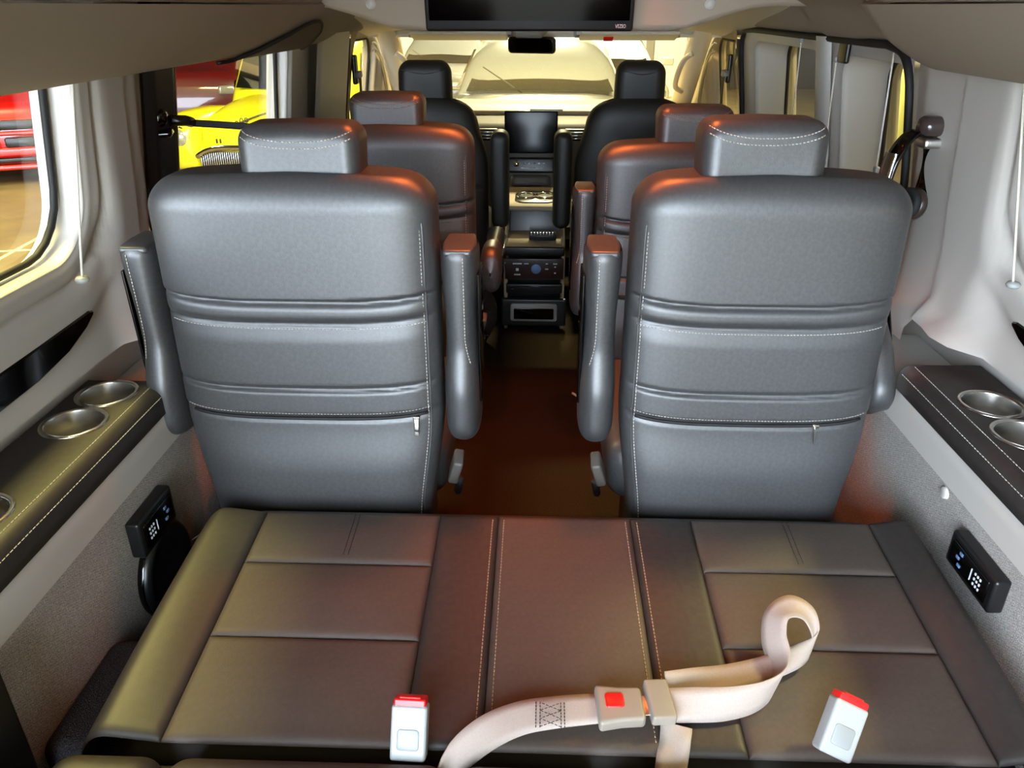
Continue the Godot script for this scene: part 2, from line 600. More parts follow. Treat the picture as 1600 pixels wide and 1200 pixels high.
func pane(called: String, side: float, hole: Array, out: float, m: Material, label: String) -> void:
	var st := mb()
	var z0: float = hole[0] + 0.03
	var z1: float = hole[1] - 0.03
	var y0: float = hole[2] - 0.03
	var y1: float = hole[3] + 0.03
	grid(st, func(u, v):
		var y: float = lerpf(y0, y1, v)
		return Vector3(CX + side * (hw(y) + out), y, lerpf(z0, z1, u)), 4, 6)
	var o := struct(called, st, m, label, "window")
	st = mb()
	var ring := []
	for p in rrect(hole[0] - hole[1] - 0.02, hole[3] - hole[2] - 0.02, hole[4]):
		var y: float = p.y + (hole[2] + hole[3]) / 2.0
		ring.append(Vector3(CX + side * (hw(y) + out - 0.006), y, p.x + (hole[0] + hole[1]) / 2.0))
	tube(st, ring, 0.007, 6, true)
	part("gasket", st, M.black_rubber, o, "black rubber window gasket")

func bump(x: float, a: float, b: float, s: float) -> float:
	return smoothstep(a - s, a + s, x) * (1.0 - smoothstep(b - s, b + s, x))

func shell() -> void:
	var HR := [-0.25, -1.435, 0.90, 1.33, 0.11]
	var rear := func(z: float, y: float, d: float) -> float:
		var k := 0.006 * smoothstep(0.0, 0.014, d)
		k -= 0.009 * exp(-pow((d - 0.047) / 0.007, 2))
		var below := smoothstep(0.93, 0.88, y)
		k += 0.010 * below * bump(d, 0.062, 0.122, 0.016) * smoothstep(-1.53, -1.47, z)
		k += 0.028 * smoothstep(-1.44, -1.52, z) * (1.0 - 0.5 * smoothstep(0.9, 1.2, y))
		k += 0.016 * smoothstep(0.765, 0.70, y) * smoothstep(-1.62, -1.50, z) * 0.8
		k += 0.05 * smoothstep(0.74, 0.665, y) * smoothstep(-1.44, -1.52, z)
		return k
	var plain := func(z: float, _y: float, _d: float) -> float: return 0.012
	var lip := func(z: float, _y: float, d: float) -> float: return 0.012 * smoothstep(0.0, 0.02, d)
	# left side
	var st := mb()
	wall_ring(st, -1, 0.4, -1.58, 0.695, 1.42, HR, 0.06, rear)
	wall_patch(st, -1, -1.58, -1.69, 0.64, 1.42, func(z, y, d): return 0.028 * (1.0 - 0.5 * smoothstep(0.9, 1.2, y)) * smoothstep(-1.69, -1.63, z) + 0.05 * smoothstep(0.74, 0.665, y))
	wall_patch(st, -1, 0.4, -1.69, 0.0, 0.72, func(_z, _y, _d): return -0.025, 4, 4)
	struct("wall_left", st, M.trim, "pale grey moulded van side trim round the left rear window", "wall")
	pane("window_1", -1, HR, 0.055, M.glass, "left rear quarter window pane, workshop floor and red car behind")
	st = mb()
	wall_patch(st, -1, -1.69, -1.835, 0.25, 1.42, func(z, y, d): return 0.006 + 0.016 * bump(z, -1.82, -1.70, 0.012), 16, 10)
	struct("trim_1", st, M.black_plastic, "black upright strip between the left windows", "trim")
	var HM := [-1.86, -2.735, 0.66, 1.24, 0.05]
	st = mb()
	wall_ring(st, -1, -1.835, -2.95, 0.0, 1.42, HM, 0.05, lip)
	wall_patch(st, -1, -1.69, -1.835, 0.0, 0.25, plain, 2, 2)
	struct("wall_left", st, M.trim, "van side panel round the left middle window", "wall")
	pane("window_2", -1, HM, 0.045, M.glass_tint, "left middle window pane, yellow and dark red cars behind")
	st = mb()
	wall_patch(st, -1, -2.95, -3.54, 0.0, 1.42, func(z, y, d): return 0.05 * bump(z, -3.48, -2.92, 0.06), 24, 12)
	struct("wall_left", st, M.trim, "grey beige pillar behind the driver seat", "wall")
	# right side
	st = mb()
	wall_ring(st, 1, 0.4, -1.66, 0.695, 1.42, HR, 0.06, rear)
	wall_patch(st, 1, -1.66, -1.915, 0.64, 1.42, func(z, y, d): return 0.028 * (1.0 - 0.5 * smoothstep(0.9, 1.2, y)) * smoothstep(-1.915, -1.83, z) + 0.05 * smoothstep(0.74, 0.665, y) * smoothstep(-1.915, -1.75, z))
	wall_patch(st, 1, 0.4, -1.915, 0.0, 0.72, func(_z, _y, _d): return -0.025, 4, 4)
	struct("wall_right", st, M.trim, "pale grey moulded van side trim round the right rear window", "wall")
	pane("window_3", 1, HR, 0.055, M.glass_dark, "right rear quarter window pane at the picture edge")
	var door_relief := func(z: float, _y: float, d: float) -> float: return 0.014 * smoothstep(0.0, 0.05, d) - 0.01
	var H1 := [-1.985, -2.44, 0.62, 1.205, 0.07]
	var H2 := [-2.64, -3.46, 0.62, 1.205, 0.07]
	st = mb()
	wall_ring(st, 1, -1.935, -2.54, 0.0, 1.42, H1, 0.16, door_relief)
	wall_ring(st, 1, -2.54, -3.60, 0.0, 1.42, H2, 0.16, door_relief)
	var dr := struct("door_1", st, M.trim, "grey sliding side door with two deep window openings", "door")
	st = mb()
	rbox(st, Vector3(0.014, 0.075, 0.068), 0.006, at(CX + hw(1.2) - 0.008, 1.222, -2.385), 2)
	part("latch_recess", st, M.black_plastic, dr, "small black recess at the top of the door")
	st = mb()
	grid(st, func(u, v):
		var y: float = lerpf(0.15, 1.25, u)
		var w: float = (v - 0.5) * PI
		return Vector3(CX + hw(y) - 0.008 - 0.022 * cos(w), y, -2.54 + 0.055 * sin(w)), 10, 10)
	part("door_post", st, M.trim, dr, "rounded grey post between the two openings")
	pane("window_4", 1, H1, 0.15, M.glass_dark, "rear window pane of the sliding door")
	pane("window_5", 1, H2, 0.15, M.glass_dark, "front window pane of the sliding door")
	st = mb()
	var seal := []
	for p in [Vector2(-1.928, 0.2), Vector2(-1.928, 0.8), Vector2(-1.93, 1.10), Vector2(-1.96, 1.215), Vector2(-2.05, 1.243), Vector2(-2.2, 1.245), Vector2(-2.9, 1.245), Vector2(-3.45, 1.243), Vector2(-3.56, 1.222), Vector2(-3.60, 1.14), Vector2(-3.605, 0.8), Vector2(-3.605, 0.2)]:
		seal.append(Vector3(CX + hw(p.y) - 0.012, p.y, p.x))
	tube(st, spline(seal, 5), 0.010, 8)
	struct("trim_2", st, M.black_rubber, "black rubber seal round the sliding door opening", "trim")
	# floor, tail sill
	st = mb()
	slab(st, Vector3(-0.98, -0.06, -4.8), Vector3(1.01, 0.0, 0.4))
	struct("floor", st, M.floor_carpet, "brown carpet along the aisle of the van", "floor")

# ---------------------------------------------------------------- cab: pillars, dash, windscreen, mirror
func cab() -> void:
	for s in [-1.0, 1.0]:
		var H := [-3.64, -4.30, 0.80, 1.195, 0.10]
		var st := mb()
		wall_ring(st, s, -3.54 if s < 0 else -3.60, -4.85, 0.0, 1.42, H, 0.05, func(z, y, d): return 0.03 * smoothstep(0.0, 0.05, d))
		struct("door_%d" % (2 if s < 0 else 3), st, M.dash_tan, "driver side front door seen past the seats" if s < 0 else "passenger side front door seen past the seats", "door")
		pane("window_%d" % (6 if s < 0 else 7), s, H, 0.045, M.glass, "driver door window pane" if s < 0 else "passenger door window pane")
		# curved door frame lines
		st = mb()
		for k in 3:
			var pts := []
			for i in 13:
				var a := PI / 2 * i / 12
				pts.append(Vector3(CX + s * (0.842 - 0.012 * k), 0.78 + (0.425 - 0.035 * k) * sin(a), -4.40 + 0.035 * k + 0.30 * (1 - cos(a)) - 0.0))
			tube(st, pts, 0.007, 6)
		struct("trim_%d" % (3 if s < 0 else 4), st, M.steel_brushed, "curved bright frame lines of the driver door" if s < 0 else "curved bright frame lines of the passenger door", "trim")
		# windscreen pillar with grab handle
		st = mb()
		grid(st, func(u, v):
			var c := Vector3(CX + s * 0.80, 0.70, -4.86).lerp(Vector3(CX + s * 0.755, 1.26, -4.02), u)
			var w: float = v * TAU
			return c + Vector3(cos(w) * 0.055, 0, sin(w) * 0.09), 8, 14)
		var pl := struct("trim_%d" % (5 if s < 0 else 6), st, M.cream, "cream windscreen pillar by the driver" if s < 0 else "cream windscreen pillar by the passenger", "trim")
		st = mb()
		tube(st, spline([Vector3(CX + s * 0.745, 0.92, -4.42), Vector3(CX + s * 0.70, 0.95, -4.36), Vector3(CX + s * 0.69, 1.03, -4.24), Vector3(CX + s * 0.70, 1.09, -4.16), Vector3(CX + s * 0.735, 1.12, -4.14)], 6), 0.014, 8)
		part("grab_handle", st, M.cream, pl)
	var st := mb()
	grid(st, func(u, v):
		var x: float = lerpf(-0.80, 0.80, u)
		var b := 0.10 * pow(absf(x) / 0.8, 2.0)
		return Vector3(CX + x, lerpf(0.80, 1.235, v), lerpf(-4.92, -4.08, v) + b), 16, 8)
	struct("window_8", st, M.windscreen, "hazy windscreen, a parked car and bright wall beyond", "window")
	st = mb()
	slab(st, Vector3(-0.95, -0.05, -5.0), Vector3(0.98, 0.80, -4.9))
	struct("wall_front", st, M.black_plastic, "bulkhead under the windscreen", "wall")
	# headliner over the cab
	st = mb()
	grid(st, func(u, v):
		var x: float = lerpf(-0.87, 0.87, u)
		return Vector3(CX + x, lerpf(1.36, 1.245, v) - 0.05 * pow(absf(x) / 0.87, 4.0), lerpf(-2.48, -4.05, v)), 20, 12)
	grid(st, func(u, v): return Vector3(CX + lerpf(-0.9, 0.9, u), 1.44, lerpf(-2.48, -4.12, v)), 2, 2, true)
	grid(st, func(u, v): return Vector3(CX + lerpf(-0.87, 0.87, u), lerpf(1.195, 1.44, v), -4.06), 2, 2, true)
	struct("ceiling", st, M.cream, "cream headliner above the cab", "ceiling")
	# sun visors
	for s in [-1.0, 1.0]:
		var t := thing("sun_visor", "cream sun visor folded up on the driver side" if s < 0 else "cream sun visor with a red warning tag on the passenger side", "sun visor", Vector3(CX + s * 0.40, 1.205, -3.98))
		st = mb()
		rbox(st, Vector3(0.46, 0.018, 0.15), 0.008, at(0, 0, 0, Vector3(deg_to_rad(-12), 0, 0)), 2)
		part("panel", st, M.cream, t)
		st = mb()
		tube(st, [Vector3(-0.25, -0.005, -0.07), Vector3(0.25, -0.005, -0.07)], 0.007, 8)
		tube(st, [Vector3(-s * 0.25, -0.005, -0.07), Vector3(-s * 0.25, 0.03, -0.07)], 0.007, 8)
		part("hinge_rod", st, M.white_plastic, t)
		if s > 0:
			st = mb()
			rbox(st, Vector3(0.045, 0.003, 0.028), 0.001, at(-0.10, -0.012, 0.058, Vector3(deg_to_rad(-40), 0, 0)), 1)
			part("warning_tag", st, M.red_plastic, t, "small red warning tag")
	# mirror
	var mi := thing("rear_view_mirror", "dark rear view mirror hanging at the top of the windscreen", "mirror", Vector3(-0.04, 1.165, -3.95))
	mi.rotation = Vector3(0.05, -0.3, 0)
	st = mb()
	rbox(st, Vector3(0.235, 0.074, 0.04), 0.022, Transform3D(), 4)
	part("housing", st, M.black_plastic, mi)
	st = mb(false)
	prism(st, rrect(0.215, 0.056, 0.02), 0.004, at(0, 0, 0.0215))
	part("glass", st, mat(Color(0.22, 0.22, 0.18), 0.03, 1.0), mi, "mirror glass")
	st = mb()
	tube(st, [Vector3(0, 0.02, -0.01), Vector3(0, 0.06, -0.05)], 0.014, 8)
	part("stalk", st, M.black_plastic, mi)
	st = mb()
	rbox(st, Vector3(0.14, 0.035, 0.16), 0.015, at(0, 0.065, -0.02, Vector3(0.2, 0, 0)), 3)
	part("map_light_console", st, M.grey_plastic, mi)
	# dashboard
	var da := thing("dashboard", "dash with pale top and dark centre stack between the front seats", "dashboard", Vector3(CX, 0, -4.1))
	st = mb()
	var prof := [Vector2(0.16, 0.30), Vector2(0.10, 0.45), Vector2(0.05, 0.62), Vector2(0.03, 0.72), Vector2(-0.02, 0.785), Vector2(-0.10, 0.808), Vector2(-0.35, 0.822), Vector2(-0.80, 0.825)]
	grid(st, func(u, v):
		var f: float = v * 7
		var k := mini(int(f), 6)
		var p: Vector2 = (prof[k] as Vector2).lerp(prof[k + 1], f - k)
		var x: float = lerpf(-0.86, 0.86, u)
		return Vector3(x, p.y, p.x - 0.12 * pow(absf(x) / 0.86, 2)), 20, 28)
	part("dash_body", st, M.dash, da)
	st = mb()
	rbox(st, Vector3(1.60, 0.03, 0.30), 0.012, at(0, 0.822, -0.32), 2)
	part("dash_top_pad", st, M.dash_tan, da)
	st = mb()
	rbox(st, Vector3(0.30, 0.36, 0.20), 0.03, at(-0.05, 0.52, 0.06, Vector3(-0.15, 0, 0)), 3)
	part("centre_stack", st, M.dash, da)
	var sc := mb()
	rbox(sc, Vector3(0.262, 0.20, 0.022), 0.008, at(-0.055, 0.77, 0.14, Vector3(-0.08, 0, 0)), 3)
	var scp := part("touch_screen", sc, M.screen, da, "large dark touch screen")
	st = mb()
	rbox(st, Vector3(0.16, 0.012, 0.02), 0.004, at(0.02, 0.874, 0.135), 2)
	part("screen_visor", st, M.cream, scp)
	st = mb()
	rbox(st, Vector3(0.24, 0.075, 0.03), 0.012, at(-0.055, 0.615, 0.165, Vector3(-0.2, 0, 0)), 3)
	var cp := part("climate_panel", st, M.black_plastic, da, "dark climate panel with a knob and buttons")
	st = mb()
	lathe(st, [Vector2(0, 0.02), Vector2(0.014, 0.02), Vector2(0.016, 0.0)], at(-0.125, 0.625, 0.18, Vector3(PI / 2 - 0.2, 0, 0)), 16)
	part("knob", st, M.chrome, cp)
	st = mb()
	for k in 5: rbox(st, Vector3(0.012, 0.007, 0.006), 0.002, at(-0.085 + k * 0.024, 0.628, 0.184), 1)
	rbox(st, Vector3(0.11, 0.005, 0.006), 0.002, at(-0.05, 0.606, 0.188), 1)
	part("buttons", st, M.icon, cp)
	st = mb()
	rbox(st, Vector3(0.20, 0.055, 0.05), 0.02, at(-0.055, 0.54, 0.175, Vector3(-0.3, 0, 0)), 3)
	part("lower_trim", st, M.dash, da)
	st = mb()
	rbox(st, Vector3(0.24, 0.17, 0.16), 0.03, at(-0.045, 0.40, 0.17, Vector3(-0.35, 0, 0)), 3)
	part("storage_bin", st, M.dash_tan, da, "tan storage bin under the screen")
	st = mb()
	rbox(st, Vector3(0.17, 0.10, 0.05), 0.015, at(-0.03, 0.41, 0.245, Vector3(-0.35, 0, 0)), 3)
	part("bin_door", st, M.dash, da)
	for s in [-1.0, 1.0]:
		st = mb()
		rbox(st, Vector3(0.15, 0.06, 0.03), 0.012, at(-0.055 + s * 0.24, 0.745, 0.05), 3)
		var v := part("air_vent", st, M.black_plastic, da)
		st = mb()
		for k in 3: rbox(st, Vector3(0.12, 0.005, 0.012), 0.002, at(-0.055 + s * 0.24, 0.73 + k * 0.015, 0.068), 1)
		part("vent_blade", st, M.chrome, v)

# ---------------------------------------------------------------- valances, header, screen, roof
func soffit(side: float, z0: float, z1: float, sec: Array, arch: Callable, nz: int) -> SurfaceTool:
	var st := mb()
	var fine := []
	for k in sec.size(): fine.append(sec[k])
	fine = spline(fine, 5)
	var n := fine.size() - 1
	grid(st, func(u, v):
		var z: float = lerpf(z0, z1, u)
		var p: Vector2 = fine[int(round(v * n))]
		var a: Vector3 = arch.call(z, v)
		return Vector3(CX + side * (p.x + a.x), p.y + a.y, z + a.z), nz, n, side > 0)
	return st

func overhead() -> void:
	# cross-section from the wall, under the lip, up to the roof (distance from centre, height)
	var sec := [Vector2(0.85, 1.222), Vector2(0.815, 1.212), Vector2(0.785, 1.216), Vector2(0.74, 1.236), Vector2(0.685, 1.27), Vector2(0.645, 1.305), Vector2(0.62, 1.333)]
	var upper := [Vector2(0.622, 1.336), Vector2(0.628, 1.342), Vector2(0.605, 1.36), Vector2(0.585, 1.42), Vector2(0.53, 1.54), Vector2(0.42, 1.655), Vector2(0.25, 1.70), Vector2(0.0, 1.71)]
	var arch := func(z: float, v: float) -> Vector3:
		var k := 0.0
		if z < -2.10: k = 0.0 * pow(sin(clampf((-z - 2.10) / 0.66, 0, 1) * PI), 1.0)
		var w := smoothstep(0.42, 0.12, v) * smoothstep(0.0, 0.14, v) + (1.0 if v < 0.14 and v > 0.05 else 0.0) * 0.0
		return Vector3(0, k * w, 0)
	var zl := -2.90
	var st := soffit(-1, 0.4, zl, sec, arch, 70)
	grid(st, func(u, v):
		var f: int = int(round(v * 6))
		var p: Vector2 = sec[f]
		return Vector3(CX - lerpf(p.x, 0.88, u), lerpf(p.y, maxf(p.y, 1.30), u), zl), 2, 6)
	var va := struct("trim_7", st, M.headliner, "brownish padded valance above the left windows", "trim")
	st = soffit(-1, 0.4, zl, upper, func(_z, _v): return Vector3.ZERO, 10)
	part("upper_panel", st, M.headliner, va)
	# dark arched pocket on the valance front end
	var fold := func(q: float) -> Vector2:
		var pts2 := [Vector2(0.806, 1.209), Vector2(0.785, 1.212), Vector2(0.74, 1.232), Vector2(0.685, 1.266), Vector2(0.645, 1.301)]
		var k := clampi(int(q * 4), 0, 3)
		var p: Vector2 = (pts2[k] as Vector2).lerp(pts2[k + 1], q * 4 - k)
		return p + Vector2(-0.004, -0.004)
	st = mb()
	grid(st, func(u, v):
		var z: float = lerpf(-1.98, -2.70, u)
		var h: float = 0.86 * pow(sin(pow(u, 1.2) * PI), 0.9)
		var p: Vector2 = fold.call(0.1 + h * v)
		return Vector3(CX - p.x, p.y, z), 36, 10)
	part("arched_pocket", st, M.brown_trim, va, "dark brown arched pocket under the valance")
	st = mb()
	var rim := []
	for i in 37:
		var u := i / 36.0
		var p: Vector2 = fold.call(0.1 + 0.86 * pow(sin(pow(u, 1.2) * PI), 0.9))
		rim.append(Vector3(CX - p.x, p.y, lerpf(-1.98, -2.70, u)))
	tube(st, rim, 0.005, 6)
	part("pocket_piping", st, M.black_rubber, va)
	# right: deep rear valance with a rounded front end, then the shallower soffit above the sliding door
	var zr := -1.84
	st = soffit(1, 0.4, zr, sec, func(z, v): return Vector3(0.20 * smoothstep(-1.74, -1.86, z) * v, 0.05 * smoothstep(-1.74, -1.85, z) * (1 - v), 0), 60)
	var vr := struct("trim_8", st, M.headliner, "greyish padded valance above the right rear window", "trim")
	st = soffit(1, 0.4, zr, upper, func(z, _v): return Vector3(0.12 * smoothstep(-1.72, -1.84, z), 0, 0), 20)
	part("upper_panel", st, M.headliner, vr)
	st = mb()
	lathe(st, [Vector2(0, 0.006), Vector2(0.008, 0.005), Vector2(0.012, 0.0)], at(CX + 0.800, 1.262, -1.842, Vector3(0, 0, 0.9)), 16)
	part("trim_button", st, M.white_plastic, vr, "small round white trim button")
	var secr := [Vector2(0.875, 1.262), Vector2(0.845, 1.256), Vector2(0.81, 1.262), Vector2(0.77, 1.29), Vector2(0.73, 1.325), Vector2(0.665, 1.36), Vector2(0.63, 1.44), Vector2(0.56, 1.56), Vector2(0.42, 1.66), Vector2(0.2, 1.705), Vector2(0.0, 1.71)]
	var wave := func(z: float, v: float) -> Vector3:
		var k := -0.020 * (1.0 - smoothstep(0.0, 0.25, v)) * bump(z, -2.62, -2.22, 0.08)
		return Vector3(0, k, 0)
	st = soffit(1, zr + 0.03, -2.5, secr, wave, 40)
	var vs := struct("trim_9", st, M.headliner, "wavy grey soffit above the sliding door", "trim")
	for s in [-1.0, 1.0]:
		var secf := [Vector2(0.875, 1.235), Vector2(0.845, 1.228), Vector2(0.80, 1.236), Vector2(0.74, 1.265), Vector2(0.68, 1.31), Vector2(0.62, 1.36), Vector2(0.5, 1.40)]
		if s > 0: secf = [Vector2(0.875, 1.262), Vector2(0.845, 1.256), Vector2(0.81, 1.262), Vector2(0.77, 1.29), Vector2(0.73, 1.325), Vector2(0.665, 1.36), Vector2(0.5, 1.42)]
		st = soffit(s, -2.48 if s > 0 else zl, -4.05, secf, func(_z, _v): return Vector3.ZERO, 12)
		part("cab_rail", st, M.headliner, va if s < 0 else vs)
	# roof closing panel
	st = mb()
	slab(st, Vector3(-0.95, 1.72, -2.6), Vector3(0.98, 1.78, 0.4))
	struct("ceiling", st, M.headliner, "raised roof of the van above the seats", "ceiling")
	for s in [-1.0, 1.0]:
		st = mb()
		slab(st, Vector3(CX + (-0.98 if s < 0 else 0.90), 1.40, -4.1), Vector3(CX + (-0.90 if s < 0 else 0.98), 1.76, 0.4))
		struct("trim_%d" % (10 if s < 0 else 11), st, M.headliner, "outer roof side of the van above the left valance" if s < 0 else "outer roof side of the van above the right valance", "trim")
	# header with screen
	st = mb()
	var poly := PackedVector2Array()
	var N := 28
	for i in N + 1:
		var x := lerpf(-0.83, 0.83, float(i) / N)
		poly.append(Vector2(x, 1.268 + 0.062 * smoothstep(0.36, 0.64, absf(x))))
	poly.append(Vector2(0.83, 1.72))
	poly.append(Vector2(-0.83, 1.72))
	prism(st, poly, 0.16, at(CX - 0.02, 0, -2.46), 0.012)
	var hd := struct("wall_header", st, M.headliner, "grey header carrying the television between cabin and cab", "wall")
	for s in [-1.0, 1.0]:
		st = mb()
		lathe(st, [Vector2(0, 0.008), Vector2(0.012, 0.007), Vector2(0.015, 0.0)], at(CX - 0.02 + s * 0.47, 1.335, -2.378, Vector3(PI / 2, 0, 0)), 14)
		part("trim_button", st, M.trim, hd)
	var tv := thing("television", "flat black television mounted on the overhead header", "television", Vector3(-0.032, 1.44, -2.345))
	tv.rotation.x = deg_to_rad(9)
	st = mb()
	rbox(st, Vector3(0.575, 0.345, 0.05), 0.008, Transform3D(), 2)
	part("bezel", st, M.black_plastic, tv)
	st = mb(false)
	prism(st, rrect(0.552, 0.305, 0.002, 1), 0.003, at(0, 0.009, 0.026))
	part("screen", st, M.tv, tv)
	var tm := TextMesh.new()
	tm.text = "VIZIO"
	var f := SystemFont.new()
	f.font_names = PackedStringArray(["Droid Sans"])
	tm.font = f
	tm.font_size = 16
	tm.pixel_size = 0.00075
	tm.depth = 0.001
	put("brand_lettering", tm, M.icon, tv, "small grey brand lettering").position = Vector3(0.253, -0.158, 0.026)
	for p in [Vector3(-0.13, 1.68, -1.58), Vector3(0.16, 1.68, -1.58), Vector3(-0.13, 1.68, -2.2), Vector3(0.16, 1.68, -2.2)]:
		puck(p, Color(1.0, 0.47, 0.17), 0.31, "round amber ceiling light above the %s %s chair" % ["left" if p.x < 0 else "right", "rear" if p.z > -1.9 else "middle"])

# ---------------------------------------------------------------- side ledges with cup holders
func ledge(side: float, z_end: float, cups: Array, off: float) -> void:
	var where := "left" if side < 0 else "right"
	var X := func(d: float) -> float: return CX + side * d
	var st := mb()
	var y := 0.655
	var R := 0.052
	# cells with a round hole, and plain strips between them
	var z := 0.4
	var cells := []
	var cs := cups.duplicate()
	for c in cs:
		if c + 0.055 < z: cells.append([z, c + 0.055, null])
		cells.append([minf(z, c + 0.055), c - 0.055, c])
		z = c - 0.055
	cells.append([z, z_end, null])
	for c in cells:
		if c[2] == null:
			grid(st, func(u, v): return Vector3(X.call(lerpf(0.775, 0.915, v)), y, lerpf(c[0], c[1], u)), 6, 3, side > 0)
		else:
			grid(st, func(u, v):
				var a: float = u * TAU - PI * 0.75
				var d := Vector2(cos(a), sin(a))
				var bx0: float = 0.775 - off
				var bx1: float = 0.915 - off
				var s: float = 1e9
				if d.x > 1e-6: s = minf(s, bx1 / d.x)
				if d.x < -1e-6: s = minf(s, bx0 / d.x)
				if d.y > 1e-6: s = minf(s, 0.055 / d.y)
				if d.y < -1e-6: s = minf(s, 0.055 / -d.y)
				var p: Vector2 = (d * R).lerp(d * s, v)
				return Vector3(X.call(off + p.x), y, c[2] + p.y), 96, 2, side < 0)
	var edge := []
	for i in 9:
		var a := PI / 2 * i / 8
		edge.append(Vector2(0.775 - 0.023 * sin(a), y - 0.023 * (1 - cos(a))))
	edge.append(Vector2(0.752, 0.62))
	edge.append(Vector2(0.752, 0.600))
	edge.append(Vector2(0.775, 0.598))
	grid(st, func(u, v):
		var p: Vector2 = edge[int(round(v * (edge.size() - 1)))]
		return Vector3(X.call(p.x), p.y, lerpf(0.4, z_end, u)), 30, edge.size() - 1, side < 0)
	# closed front end
	var endp := []
	for e in edge: endp.append(e)
	for i in endp.size() - 1:
		quad(st, Vector3(X.call(endp[i].x), endp[i].y, z_end), Vector3(X.call(endp[i + 1].x), endp[i + 1].y, z_end), Vector3(X.call(0.915), endp[i + 1].y, z_end), Vector3(X.call(0.915), endp[i].y, z_end))
	var t := thing("side_ledge", "black leather topped side ledge under the %s rear window" % where, "ledge", Vector3.ZERO, 0.0)
	part("leather_pad", st, M.bench_smooth, t)
	st = mb()
	for k in [[0.7745, y + 0.0006], [0.7530, y - 0.017]]:
		stitches(st, [Vector3(X.call(k[0]), k[1], 0.3), Vector3(X.call(k[0] - (0.0 if k[1] > y else 0.0008)), k[1], z_end + 0.01)], 0.009, 0.0008)
	part("stitching", st, M.thread, t, "pale double stitching")
	var n := 0
	for c in cups:
		n += 1
		var which: String = ["nearest the camera", "in the middle", "closest to the chair"][n - 1] if side < 0 else ["beside the picture edge", "farther from the camera"][n - 1]
		var cu := thing("cup_holder", "steel cup holder in the %s ledge, %s" % [where, which], "cup holder", Vector3(X.call(off), y, c), 0.0, "steel cup holders in the ledges")
		st = mb()
		lathe(st, [Vector2(0, -0.095), Vector2(0.034, -0.095), Vector2(0.042, -0.090), Vector2(0.045, -0.08), Vector2(0.048, -0.04), Vector2(0.0495, -0.004), Vector2(0.0505, 0.001)], Transform3D(), 48)
		part("cup", st, M.steel, cu)
		st = mb()
		lathe(st, [Vector2(0.0500, 0.0), Vector2(0.0510, 0.0025), Vector2(0.0545, 0.0032), Vector2(0.0575, 0.0022), Vector2(0.0582, 0.0004)], Transform3D(), 48)
		part("rim", st, M.steel, cu)
	# grey band and carpeted side below
	st = mb()
	grid(st, func(u, v): return Vector3(X.call(0.757), lerpf(0.525, 0.605, v), lerpf(0.4, -1.78, u)), 4, 2, side > 0)
	grid(st, func(u, v): return Vector3(X.call(lerpf(0.757, 0.92, v)), 0.605, lerpf(0.4, -1.78, u)), 4, 2, side > 0)
	var band := struct("trim_%d" % (12 if side < 0 else 13), st, M.trim, "plain grey band below the %s ledge" % where, "trim")
	st = mb()
	grid(st, func(u, v): return Vector3(X.call(0.764 - 0.006 * smoothstep(0.9, 1.0, v)), lerpf(0.0, 0.527, v), lerpf(0.4, -1.78, u)), 8, 12, side > 0)
	grid(st, func(u, v): return Vector3(X.call(lerpf(0.764, 0.92, u)), lerpf(0.0, 0.6, v), -1.78), 2, 2)
	part("carpet_panel", st, M.wall_carpet, band, "pale looped carpet on the side panel")

func ledges() -> void:
	ledge(-1, -1.36, [-0.905, -1.185, -1.302], 0.846)
	ledge(1, -1.49, [-1.197, -1.315], 0.846)

# ---------------------------------------------------------------- rear bench
func by(z: float) -> float:
	return 0.43 - 0.08 * (z + 1.25)

func panel(called: String, t: Node3D, x0: float, x1: float, z0: float, z1: float, m: Material, puff := 0.006, outer := 0.0, lift := 0.0) -> MeshInstance3D:
	# outer: -1 or 1 rounds the outboard side and its front corner; z1 is the front (far) edge
	var st := mb()
	var N := 26
	grid(st, func(u, v):
		var uu := 0.5 - 0.5 * cos(u * PI)
		var vv := 0.5 - 0.5 * cos(v * PI)
		var x := lerpf(x0, x1, uu)
		var zf := z1
		var z := lerpf(z0, zf, vv)
		var w := x1 - x0
		var du := minf(uu, 1 - uu) * w
		var dv := minf(vv, 1 - vv) * absf(z1 - z0)
		var ru := 0.012
		var eu := 1.0
		if du < ru: eu = sqrt(maxf(0.0, 1 - pow(1 - du / ru, 2)))
		var ev := 1.0
		if dv < ru: ev = sqrt(maxf(0.0, 1 - pow(1 - dv / ru, 2)))
		var y := by(z) - 0.009 + 0.009 * minf(eu, ev) + puff * sin(uu * PI) * sin(vv * PI) + lift * sin(clampf(uu, 0, 1) * PI * 0.5 if outer > 0 else clampf(1 - uu, 0, 1) * PI * 0.5)
		if outer != 0.0:
			var o := uu if outer > 0 else 1 - uu
			var r := 0.42
			if o > 1 - r:
				var q := (o - (1 - r)) / r
				y -= 0.11 * (1 - sqrt(maxf(0.0, 1 - q * q)))
				z += 0.10 * (1 - sqrt(maxf(0.0, 1 - q * q * 0.98))) * smoothstep(0.6, 1.0, vv)
		return Vector3(x, y, z), N, N, x1 > x0)
	return part(called, st, m, t)

